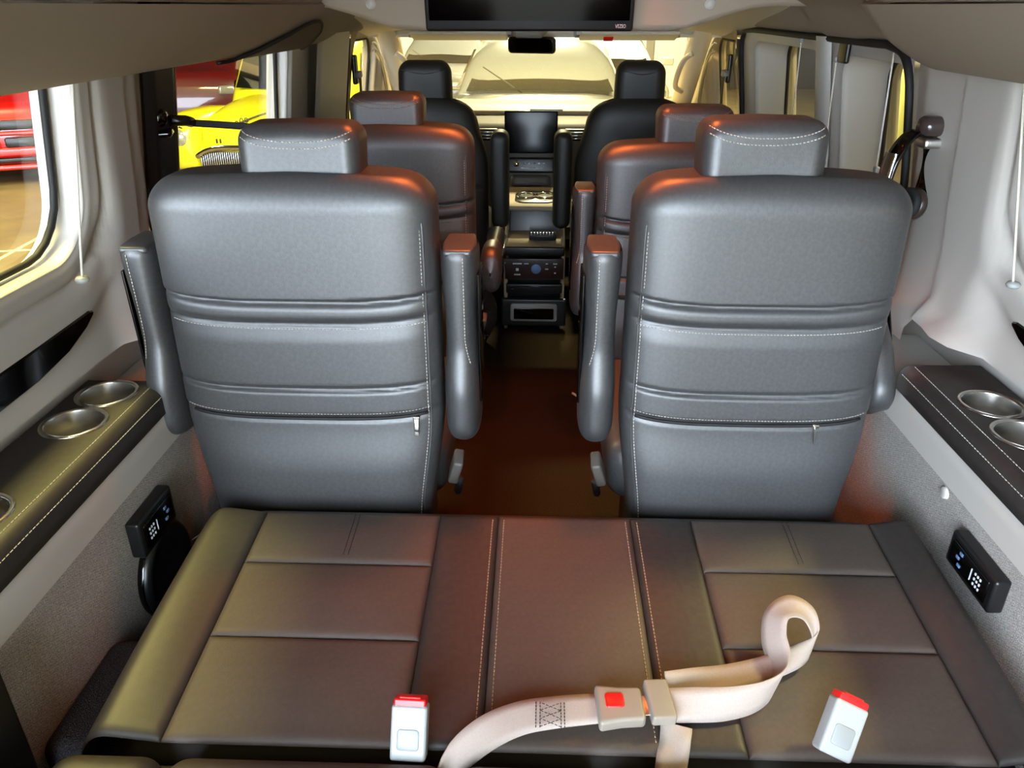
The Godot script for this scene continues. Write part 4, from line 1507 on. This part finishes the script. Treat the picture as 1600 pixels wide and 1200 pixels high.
	ribbon(st, [[Y.call(0.210, 0.012, -0.780), Vector3(0.022, 0.0, 0.006)], [Y.call(0.205, 0.006, -0.758), Vector3(0.020, 0.006, 0.004)], [Y.call(0.198, -0.006, -0.735), Vector3(0.021, -0.004, 0.002)], [Y.call(0.192, -0.03, -0.712), Vector3(0.022, -0.006, 0.0)], [Y.call(0.190, -0.06, -0.695), Vector3(0.022, -0.004, 0.0)]], 0.0022)
	part("webbing", st, M.webbing, t)

# ---------------------------------------------------------------- fittings on the side walls
func shade_cord(label: String, a: Vector3, b: Vector3, knob_at_end: bool) -> void:
	var t := thing("shade_cord", label, "cord", a, 0.0, "white window shade cords")
	var st := mb()
	tube(st, [Vector3.ZERO, b - a], 0.0022, 6)
	part("cord", st, M.white_cord, t)
	st = mb()
	if knob_at_end:
		lathe(st, [Vector2(0, -0.006), Vector2(0.010, -0.005), Vector2(0.013, 0.0), Vector2(0.010, 0.005), Vector2(0.0, 0.006)], Transform3D(Basis(), b - a), 14)
		part("cord_anchor", st, M.white_plastic, t, "small white round cord anchor")
	else:
		for p in [Vector3.ZERO, b - a]: rbox(st, Vector3(0.014, 0.018, 0.020), 0.006, Transform3D(Basis(), p), 3)
		part("eyelet", st, M.white_plastic, t)

func blade(side: float, label: String) -> void:
	# long black inlay under the window: outline along z and y, laid on the wall
	var t := thing("grab_inlay", label, "trim inlay", Vector3(CX + side * 0.888, 0.775, -1.1), 0.0)
	var poly := PackedVector2Array([Vector2(-0.285, 0.020), Vector2(-0.27, 0.026), Vector2(-0.1, 0.022), Vector2(0.45, 0.014), Vector2(0.46, -0.03), Vector2(0.1, -0.040), Vector2(-0.08, -0.036), Vector2(-0.18, -0.024), Vector2(-0.25, -0.004), Vector2(-0.282, 0.012)])
	var st := mb(false)
	prism(st, poly, 0.014, Transform3D(Basis(Vector3(0, 0, 1), Vector3(0, 1, 0), Vector3(-1, 0, 0)), Vector3.ZERO), 0.004)
	part("inlay", st, M.black_gloss, t)

func control(side: float, z0: float, z1: float, y0: float, y1: float, label: String) -> void:
	var t := thing("control_panel", label, "control panel", Vector3(CX + side * 0.764, (y0 + y1) / 2, (z0 + z1) / 2))
	var h := y1 - y0
	var w := z0 - z1
	var st := mb()
	rbox(st, Vector3(0.028, h, w), 0.006, at(-side * 0.014, 0, 0), 3)
	part("housing", st, M.black_plastic, t)
	st = mb()
	rbox(st, Vector3(0.004, h * 0.66, w * 0.82), 0.0018, at(-side * 0.0285, 0, 0), 2)
	var f := part("face", st, M.black_gloss, t)
	st = mb()
	for i in 3:
		for j in 3:
			rbox(st, Vector3(0.002, 0.005, 0.004), 0.0008, at(-side * 0.031, (i - 1) * 0.010, 0.032 + (j - 1) * 0.008 - 0.0), 1)
	rbox(st, Vector3(0.002, 0.024, 0.002), 0.0008, at(-side * 0.031, 0, 0.012), 1)
	part("key_marks", st, M.icon, f)
	st = mb()
	for i in 3: rbox(st, Vector3(0.002, 0.006, 0.010), 0.0008, at(-side * 0.031, 0.012 - i * 0.012, -0.025 - 0.008 * (i % 2)), 1)
	part("lit_marks", st, M.icon_blue, f)

func wall_fittings() -> void:
	shade_cord("white shade cord with round anchor beside the left rear window", Vector3(-0.822, 1.225, -1.425), Vector3(-0.848, 0.872, -1.345), true)
	shade_cord("white shade cord with anchor on the right wall at the picture edge", Vector3(0.838, 1.22, -1.455), Vector3(0.880, 0.868, -1.385), true)
	shade_cord("taut white cord at the rear edge of the sliding door's front window", Vector3(0.856, 1.231, -2.79), Vector3(0.872, 0.93, -2.80), false)
	shade_cord("taut white cord at the front edge of the sliding door's rear window", Vector3(0.852, 1.193, -2.425), Vector3(0.868, 0.90, -2.43), false)
	shade_cord("taut white cord nearest the headphones on the sliding door", Vector3(0.850, 1.240, -2.04), Vector3(0.862, 0.955, -2.03), false)
	blade(-1, "long glossy black inlay in the trim under the left rear window")
	blade(1, "glossy black inlay in the trim above the right cup holders")
	control(-1, -1.12, -1.255, 0.402, 0.480, "black control panel on the left carpeted side beside the speaker")
	control(1, -1.0, -1.145, 0.425, 0.492, "black control panel on the right carpeted side beside the bench")
	# round speaker
	var t := thing("side_speaker", "round black speaker low on the left carpeted side", "speaker", Vector3(CX - 0.764, 0.315, -1.205))
	var st := mb()
	lathe(st, [Vector2(0.092, -0.002), Vector2(0.094, 0.012), Vector2(0.088, 0.022), Vector2(0.08, 0.024), Vector2(0.076, 0.020), Vector2(0.05, 0.024), Vector2(0, 0.027)], at(0, 0, 0, Vector3(0, 0, -PI / 2)), 40)
	part("grille", st, M.black_plastic, t)
	st = mb()
	lathe(st, [Vector2(0.095, 0.0), Vector2(0.098, 0.005), Vector2(0.095, 0.012)], at(0, 0, 0, Vector3(0, 0, -PI / 2)), 40)
	part("ring", st, M.black_gloss, t)
	# snap button
	st = mb()
	lathe(st, [Vector2(0.013, -0.002), Vector2(0.012, 0.004), Vector2(0.009, 0.006), Vector2(0, 0.005)], at(CX + 0.760, 0.508, -1.235, Vector3(0, 0, PI / 2)), 20)
	tag(part("snap_button", st, M.trim, self), "round pale snap button on the right carpeted side", "button")
	# coat hook on the black strip
	t = thing("belt_guide", "black shoulder belt guide on the upright strip left of the yellow car", "belt guide", Vector3(-0.838, 1.10, -1.745))
	st = mb()
	rbox(st, Vector3(0.045, 0.040, 0.062), 0.018, at(0.0, 0.012, 0, Vector3(0, 0.3, 0)), 5)
	part("cover", st, M.black_gloss, t)
	st = mb()
	rbox(st, Vector3(0.045, 0.016, 0.055), 0.008, at(0.004, -0.022, 0.0, Vector3(0, 0.3, 0)), 3)
	part("guide_slot", st, M.black_gloss, t)
	st = mb()
	tube(st, [Vector3(0.01, 0.0, -0.03), Vector3(0.03, -0.005, -0.07), Vector3(0.03, -0.012, -0.10)], 0.012, 8)
	part("arm", st, M.black_plastic, t)
	st = mb()
	ribbon(st, [[Vector3(0.03, -0.014, -0.10), Vector3(0, 0.008, 0.0)], [Vector3(0.16, -0.020, -0.09), Vector3(0, 0.008, 0.0)], [Vector3(0.30, -0.030, -0.06), Vector3(0, 0.008, 0)]], 0.002, 4)
	part("strap", st, M.black_rubber, t, "black strap stretched to the chair")
	# dark strip at the lower left picture edge, pile carpet on the wheel arch
	st = mb()
	rbox(st, Vector3(0.03, 0.60, 0.34), 0.008, at(-0.722, 0.24, -0.560), 2)
	struct("trim_14", st, M.black_plastic, "black upright tail pillar at the lower left picture edge", "trim")
	st = mb()
	rbox(st, Vector3(0.085, 0.33, 0.24), 0.03, at(-0.703, 0.165, -0.885), 4)
	struct("trim_15", st, M.pile, "grey pile carpet over the wheel arch beside the bench", "trim")
	# front belt hardware on the pillars
	for s in [-1.0, 1.0]:
		t = thing("belt_anchor", "black shoulder belt anchor on the pillar behind the driver" if s < 0 else "black shoulder belt anchor on the pillar behind the passenger", "belt anchor", Vector3(CX + s * 0.825, 1.08, -3.60 if s < 0 else -3.72))
		st = mb()
		rbox(st, Vector3(0.02, 0.12, 0.05), 0.008, Transform3D(), 3)
		part("slide", st, M.black_plastic, t)
		st = mb()
		rbox(st, Vector3(0.028, 0.03, 0.05), 0.01, at(-s * 0.014, -0.02, 0), 3)
		part("loop", st, M.grey_plastic, t)
		st = mb()
		ribbon(st, [[Vector3(-s * 0.02, -0.03, 0), Vector3(0, 0, 0.022)], [Vector3(-s * 0.015, -0.25, 0.0), Vector3(0, 0, 0.022)], [Vector3(-s * 0.005, -0.6, 0.0), Vector3(0, 0, 0.022)]], 0.002, 4)
		part("belt", st, M.black_rubber, t)
	headphones()

func headphones() -> void:
	var hk := thing("headphone_hook", "dark rounded hook on the right wall holding the headphones", "hook", Vector3(0.848, 1.085, -1.765))
	var st := mb()
	rbox(st, Vector3(0.058, 0.044, 0.055), 0.021, at(0, 0.012, 0), 5)
	part("knob", st, mat(Color(0.22, 0.18, 0.17), 0.15), hk)
	st = mb()
	rbox(st, Vector3(0.045, 0.022, 0.05), 0.008, at(0.004, -0.022, 0), 3)
	part("bracket", st, M.steel_brushed, hk)
	var t := thing("headphones", "black and silver headphones hanging on the right wall behind the chair", "headphones", Vector3(0.822, 0.985, -1.772), 0.0)
	t.rotation = Vector3(0.0, 0.35, -0.12)
	var arc := []
	for i in 25:
		var a := lerpf(-0.25, PI + 0.25, i / 24.0)
		arc.append(Vector3(0.058 * cos(a), 0.100 * sin(a) * (1.0 if sin(a) > 0 else 1.3), 0))
	st = mb()
	var rows := []
	for p in arc: rows.append([p, Vector3(0, 0, 0.019)])
	ribbon(st, rows, 0.007, 2)
	part("headband", st, M.black_gloss, t)
	for s in [-1.0, 1.0]:
		st = mb()
		ribbon(st, [[Vector3(s * 0.0605, 0.050, 0), Vector3(0, 0, 0.017)], [Vector3(s * 0.0625, 0.0, 0), Vector3(0, 0, 0.017)], [Vector3(s * 0.058, -0.060, 0), Vector3(0, 0, 0.015)]], 0.006, 5)
		part("slider", st, M.steel, t, "silver headband slider")
		st = mb()
		lathe(st, [Vector2(0.0, -0.012), Vector2(0.030, -0.012), Vector2(0.036, -0.004), Vector2(0.036, 0.006), Vector2(0.028, 0.014), Vector2(0.0, 0.015)], at(s * 0.042, -0.055, 0, Vector3(0, 0, -s * PI / 2)), 24)
		var e := part("ear_cup", st, mat(Color(0.20, 0.16, 0.14), 0.3), t)
		st = mb()
		var ring := []
		for i in 20: ring.append(Vector3(s * 0.026, -0.055 + 0.026 * cos(TAU * i / 20), 0.026 * sin(TAU * i / 20)))
		tube(st, ring, 0.010, 8, true)
		part("ear_pad", st, M.black_rubber, e)

# ---------------------------------------------------------------- vehicles outside
# stations: [z, half width, bottom, top, power]
func loft(st: SurfaceTool, stations: Array, sides := 36, off := 0.0) -> void:
	var ss := []
	for s in stations: ss.append(Vector4(s[0], s[1], s[2], s[3]))
	ss = spline(ss, 5)
	var pts := PackedVector3Array()
	var n := ss.size()
	for i in range(-1, n + 1):
		var s: Vector4 = ss[clampi(i, 0, n - 1)]
		var k := 0.0 if i < 0 or i >= n else 1.0
		for j in sides + 1:
			var a := TAU * j / sides
			var e := 0.42
			var cx := signf(cos(a)) * pow(absf(cos(a)), e)
			var cy := signf(sin(a)) * pow(absf(sin(a)), e)
			pts.append(Vector3(off + s.y * cx * k, (s.z + s.w) / 2 + (s.w - s.z) / 2 * cy * k, s.x))
	gridp(st, pts, n + 1, sides)


func wheel(t: Node3D, x: float, z: float, r: float) -> void:
	var st := mb()
	lathe(st, [Vector2(0.0, -0.10), Vector2(r * 0.9, -0.10), Vector2(r, -0.07), Vector2(r, 0.07), Vector2(r * 0.9, 0.10), Vector2(0.0, 0.10)], at(x, r, z, Vector3(0, 0, PI / 2)), 28)
	var w := part("wheel", st, M.tyre, t)
	st = mb()
	lathe(st, [Vector2(0.0, 0.06), Vector2(r * 0.3, 0.05), Vector2(r * 0.6, 0.02), Vector2(r * 0.62, 0.0)], at(x + signf(x) * 0.08, r, z, Vector3(0, 0, -signf(x) * PI / 2)), 20)
	part("hub_cap", st, M.chrome, w)

func pane_quad(st: SurfaceTool, a: Vector3, b: Vector3, c: Vector3, d: Vector3) -> void:
	var nn := (b - a).cross(d - a).normalized() * 0.006
	grid(st, func(u, v): return a.lerp(b, u).lerp(d.lerp(c, u), v) + nn * sin(u * PI) * 2.0, 6, 4)

func modern_car(called: String, label: String, category: String, where: Vector3, turn: float, paint_m: Material, W: float, hood: float, roof: float, cab0: float, cab1: float, length: float) -> Node3D:
	# front at z = 0, facing +z
	var t := thing(called, label, category, where, turn)
	var st := mb()
	loft(st, [[0.0, W * 0.80, 0.28, hood * 0.78], [-0.12, W * 0.93, 0.22, hood * 0.93], [-0.5, W * 0.98, 0.22, hood * 0.98], [cab0, W, 0.24, hood * 1.06], [cab1, W, 0.24, hood * 1.10], [-length + 0.2, W * 0.97, 0.26, hood * 1.08], [-length, W * 0.85, 0.35, hood * 0.95]])
	part("body", st, paint_m, t)
	st = mb()
	var w0 := W * 0.90
	var w1 := W * 0.72
	loft(st, [[cab0 - 0.02, w0 * 0.97, hood * 0.9, hood * 1.08], [cab0 - 0.45, (w0 + w1) / 2, hood * 0.9, (hood + roof) / 2 + 0.12], [cab0 - 0.85, w1, hood * 0.9, roof], [cab1 + 0.3, w1, hood * 0.9, roof], [cab1 - 0.2, w0 * 0.9, hood * 0.9, hood * 1.15]])
	var cabp := part("cabin", st, paint_m, t)
	st = mb()
	var yb := hood * 1.07
	var yt := roof - 0.09
	pane_quad(st, Vector3(-w0 * 0.86, yb, cab0 + 0.05), Vector3(w0 * 0.86, yb, cab0 + 0.05), Vector3(w1 * 0.86, yt, cab0 - 0.70), Vector3(-w1 * 0.86, yt, cab0 - 0.70))
	part("windscreen", st, M.car_glass, cabp, "dark windscreen")
	for s in [-1.0, 1.0]:
		st = mb()
		pane_quad(st, Vector3(s * (w0 + 0.012), yb, cab0 - 0.25), Vector3(s * (w0 + 0.012), yb, cab1 + 0.25), Vector3(s * (w1 + 0.035), yt, cab1 + 0.35), Vector3(s * (w1 + 0.035), yt, cab0 - 0.85))
		part("side_window", st, M.car_glass, cabp)
		wheel(t, s * (W - 0.10), -0.80, 0.34)
		wheel(t, s * (W - 0.10), -length + 0.85, 0.34)
		st = mb()
		rbox(st, Vector3(W * 0.34, 0.12, 0.08), 0.035, at(s * W * 0.68, hood * 0.74, -0.02, Vector3(0, s * 0.25, 0)), 4)
		part("headlight", st, M.lamp_glass, t)
		st = mb()
		rbox(st, Vector3(0.20, 0.13, 0.07), 0.03, at(s * (W + 0.13), hood * 1.18, cab0 - 0.25), 3)
		part("wing_mirror", st, paint_m, t)
	st = mb()
	rbox(st, Vector3(0.012, 0.012, w0 * 0.9), 0.004, at(-0.25, yb + 0.03, cab0 + 0.0, Vector3(0.5, 1.2, 0)), 1)
	part("wiper", st, M.black_rubber, t)
	return t

func vehicles() -> void:
	# red muscle car, nose towards the van
	var t := modern_car("red_car", "bright red car with split black grille outside the left rear window", "car", Vector3(-6.55, GROUND, -9.35), 0.45, M.paint_red, 0.95, 0.98, 1.42, -1.35, -2.9, 4.4)
	for q in [[-0.36, 0.70, 0.56, 0.11], [0.36, 0.70, 0.56, 0.11], [-0.37, 0.50, 0.50, 0.11], [0.37, 0.50, 0.50, 0.11]]:
		var st := mb()
		prism(st, rrect(q[2], q[3], 0.025), 0.05, at(q[0], q[1], 0.01), 0.006)
		part("grille_opening", st, M.black_plastic, t)
	for q in [[0.0, 0.605, 1.40, 0.05], [0.0, 0.39, 1.60, 0.10], [0.0, 0.21, 1.66, 0.06]]:
		var st := mb()
		rbox(st, Vector3(q[2], q[3], 0.09), 0.025, at(q[0], q[1], 0.02), 3)
		part("bumper_bar", st, M.paint_red, t)
	var st := mb()
	rbox(st, Vector3(0.13, 0.36, 0.05), 0.02, at(0, 0.60, 0.025), 3)
	part("grille_divider", st, M.paint_red, t)
	st = mb()
	rbox(st, Vector3(1.5, 0.05, 0.06), 0.01, at(0, 0.295, 0.0), 2)
	part("air_intake", st, M.black_plastic, t)
	yellow_truck()
	# dark red truck behind the yellow one
	var d := modern_car("dark_red_truck", "dark red pickup truck behind the yellow car", "truck", Vector3(-5.2, GROUND, -11.7), 0.30, M.paint_dark_red, 1.0, 1.18, 1.95, -1.15, -2.7, 5.2)
	st = mb()
	lathe(st, [Vector2(0.0, 0.05), Vector2(0.09, 0.045), Vector2(0.13, 0.02), Vector2(0.145, 0.0)], Transform3D(Basis.from_euler(Vector3(PI / 2, 0, 0)) * Basis.from_scale(Vector3(0.5, 1, 0.95)), Vector3(0.80, 0.88, 0.02)), 24)
	part("oval_headlight", st, M.chrome, d, "bright oval headlight")
	st = mb()
	for k in 3: rbox(st, Vector3(0.02, 0.07, 0.16), 0.006, at(-1.005, 0.95, -0.9 - k * 0.24), 2)
	part("side_vents", st, M.black_plastic, d)
	# the cars ahead of the windscreen
	var s := modern_car("silver_truck", "pale silver truck facing the van beyond the windscreen", "truck", Vector3(0.0, GROUND, -6.7), 0.0, M.paint_grey, 0.92, 1.16, 1.66, -1.25, -3.0, 5.0)
	st = mb()
	rbox(st, Vector3(1.0, 0.30, 0.06), 0.03, at(0, 0.72, -0.02), 3)
	var g := part("grille", st, M.black_plastic, s)
	st = mb()
	for k in 4: rbox(st, Vector3(0.98, 0.025, 0.03), 0.008, at(0, 0.61 + k * 0.07, 0.02), 2)
	part("grille_bar", st, M.chrome, g)
	modern_car("white_van", "white vehicle with dark side windows parked right of the silver truck", "van", Vector3(1.25, GROUND, -13.2), 0.10, M.paint_white, 0.95, 0.95, 1.55, -0.9, -3.4, 4.5)
	modern_car("dark_car", "dark car parked left of the silver truck beyond the windscreen", "car", Vector3(-2.05, GROUND, -14.6), -0.10, M.paint_grey, 0.9, 0.95, 1.5, -1.3, -3.2, 4.6)
	# pole outside the sliding door
	t = thing("furled_umbrella", "pale yellow green furled umbrella seen through the sliding door window", "umbrella", Vector3(3.0, GROUND, -7.05))
	t.rotation = Vector3(0, 0, -0.06)
	st = mb()
	lathe(st, [Vector2(0.0, 0.45), Vector2(0.05, 0.5), Vector2(0.10, 0.9), Vector2(0.085, 1.2), Vector2(0.05, 1.7), Vector2(0.0, 1.95)], Transform3D(), 16)
	part("canopy", st, mat(Color(0.80, 0.82, 0.50), 0.7), t)
	st = mb()
	tube(st, [Vector3(0, 0, 0), Vector3(0, 0.5, 0)], 0.025, 10)
	lathe(st, [Vector2(0.0, 0.04), Vector2(0.2, 0.03), Vector2(0.22, 0.0)], Transform3D(), 20)
	part("pole", st, M.steel_brushed, t)

func yellow_truck() -> void:
	var t := thing("yellow_classic_truck", "yellow classic truck with chrome grille and round headlights", "truck", Vector3(-3.05, GROUND, -8.15), -0.10)
	var st := mb()
	loft(st, [[0.0, 0.40, 0.42, 0.82], [-0.10, 0.50, 0.38, 0.94], [-0.5, 0.57, 0.38, 1.01], [-1.3, 0.66, 0.38, 1.08]])
	part("hood", st, M.paint_yellow, t)
	st = mb()
	rbox(st, Vector3(1.5, 0.40, 0.30), 0.10, at(0, 0.52, -0.18), 5)
	part("nose", st, M.paint_yellow, t)
	for s in [-1.0, 1.0]:
		st = mb()
		loft(st, [[0.06, 0.10, 0.58, 0.84], [-0.02, 0.17, 0.42, 0.93], [-0.35, 0.21, 0.38, 0.98], [-1.0, 0.22, 0.36, 0.96], [-1.5, 0.20, 0.36, 0.80]], 24, s * 0.68)
		part("fender", st, M.paint_yellow, t)
		st = mb()
		lathe(st, [Vector2(0.0, 0.06), Vector2(0.06, 0.052), Vector2(0.085, 0.03), Vector2(0.092, 0.0)], at(s * 0.68, 0.755, 0.03, Vector3(PI / 2, 0, 0)), 24)
		var h := part("headlight", st, M.lamp_glass, t)
		st = mb()
		var ring := []
		for i in 24: ring.append(Vector3(s * 0.68 + 0.10 * cos(TAU * i / 24), 0.755 + 0.10 * sin(TAU * i / 24), 0.045))
		tube(st, ring, 0.014, 6, true)
		rbox(st, Vector3(0.14, 0.12, 0.03), 0.05, at(s * 0.66, 0.60, 0.035), 4)
		part("headlight_bezel", st, M.chrome, h)
		wheel(t, s * 0.74, -0.62, 0.36)
		wheel(t, s * 0.74, -3.6, 0.36)
	st = mb()
	var arc := []
	for i in 25:
		var x := lerpf(-0.52, 0.52, i / 24.0)
		arc.append(Vector3(x, 0.665 - 0.10 * pow(absf(x) / 0.52, 4), 0.05))
	tube(st, arc, 0.032, 8)
	var g := part("grille_surround", st, M.chrome, t, "chrome grille surround")
	st = mb()
	for i in 41:
		var x := lerpf(-0.48, 0.48, i / 40.0)
		rbox(st, Vector3(0.011, 0.22, 0.03), 0.004, at(x, 0.51 - 0.05 * pow(absf(x) / 0.48, 4), 0.035), 1)
	part("grille_bars", st, M.chrome, g)
	st = mb()
	rbox(st, Vector3(0.98, 0.24, 0.02), 0.01, at(0, 0.50, 0.008), 2)
	part("grille_backing", st, M.black_plastic, g)
	st = mb()
	rbox(st, Vector3(1.7, 0.11, 0.08), 0.035, at(0, 0.32, 0.12), 4)
	part("bumper", st, M.chrome, t)
	# badge on the hood nose
	st = mb()
	var sc := [Vector3(-0.16, 0.862, -0.005), Vector3(-0.12, 0.868, 0.0), Vector3(-0.06, 0.885, -0.01), Vector3(0.02, 0.915, -0.05), Vector3(0.10, 0.945, -0.10), Vector3(0.19, 0.972, -0.17)]
	for i in sc.size(): sc[i] = sc[i] + Vector3(0.02, 0.012, 0.015)
	tube(st, spline(sc, 5), 0.011, 6)
	for k in 4:
		var c: Vector3 = Vector3(-0.10 + k * 0.045, 0.886 + k * 0.014, 0.012 - k * 0.018)
		var ring := []
		for i in 12: ring.append(c + Vector3(0.018 * cos(TAU * i / 12), (0.034 if k == 2 else 0.02) * sin(TAU * i / 12), 0))
		tube(st, ring, 0.006, 5, true)
	part("hood_script", st, M.metal_dark, t, "dark script badge on the hood")
	st = mb()
	for x in [-0.30, -0.26]: rbox(st, Vector3(0.018, 0.045, 0.01), 0.003, at(x, 0.72, 0.0), 1)
	part("nose_slots", st, M.black_plastic, t)
	st = mb()
	loft(st, [[-1.25, 0.72, 0.4, 1.05], [-1.5, 0.78, 0.4, 1.25], [-1.85, 0.74, 0.4, 1.68], [-2.6, 0.74, 0.4, 1.72], [-2.9, 0.76, 0.4, 1.2], [-4.4, 0.76, 0.45, 1.0]])
	var cb := part("cab", st, M.paint_yellow, t)
	for s in [-1.0, 1.0]:
		st = mb()
		pane_quad(st, Vector3(s * 0.03, 1.12, -1.27), Vector3(s * 0.66, 1.12, -1.33), Vector3(s * 0.60, 1.58, -1.66), Vector3(s * 0.03, 1.58, -1.60))
		part("windscreen", st, M.car_glass, cb, "split windscreen half")
		st = mb()
		pane_quad(st, Vector3(s * 0.785, 1.12, -1.6), Vector3(s * 0.785, 1.12, -2.6), Vector3(s * 0.765, 1.55, -2.6), Vector3(s * 0.765, 1.55, -1.8))
		part("side_window", st, M.car_glass, cb)
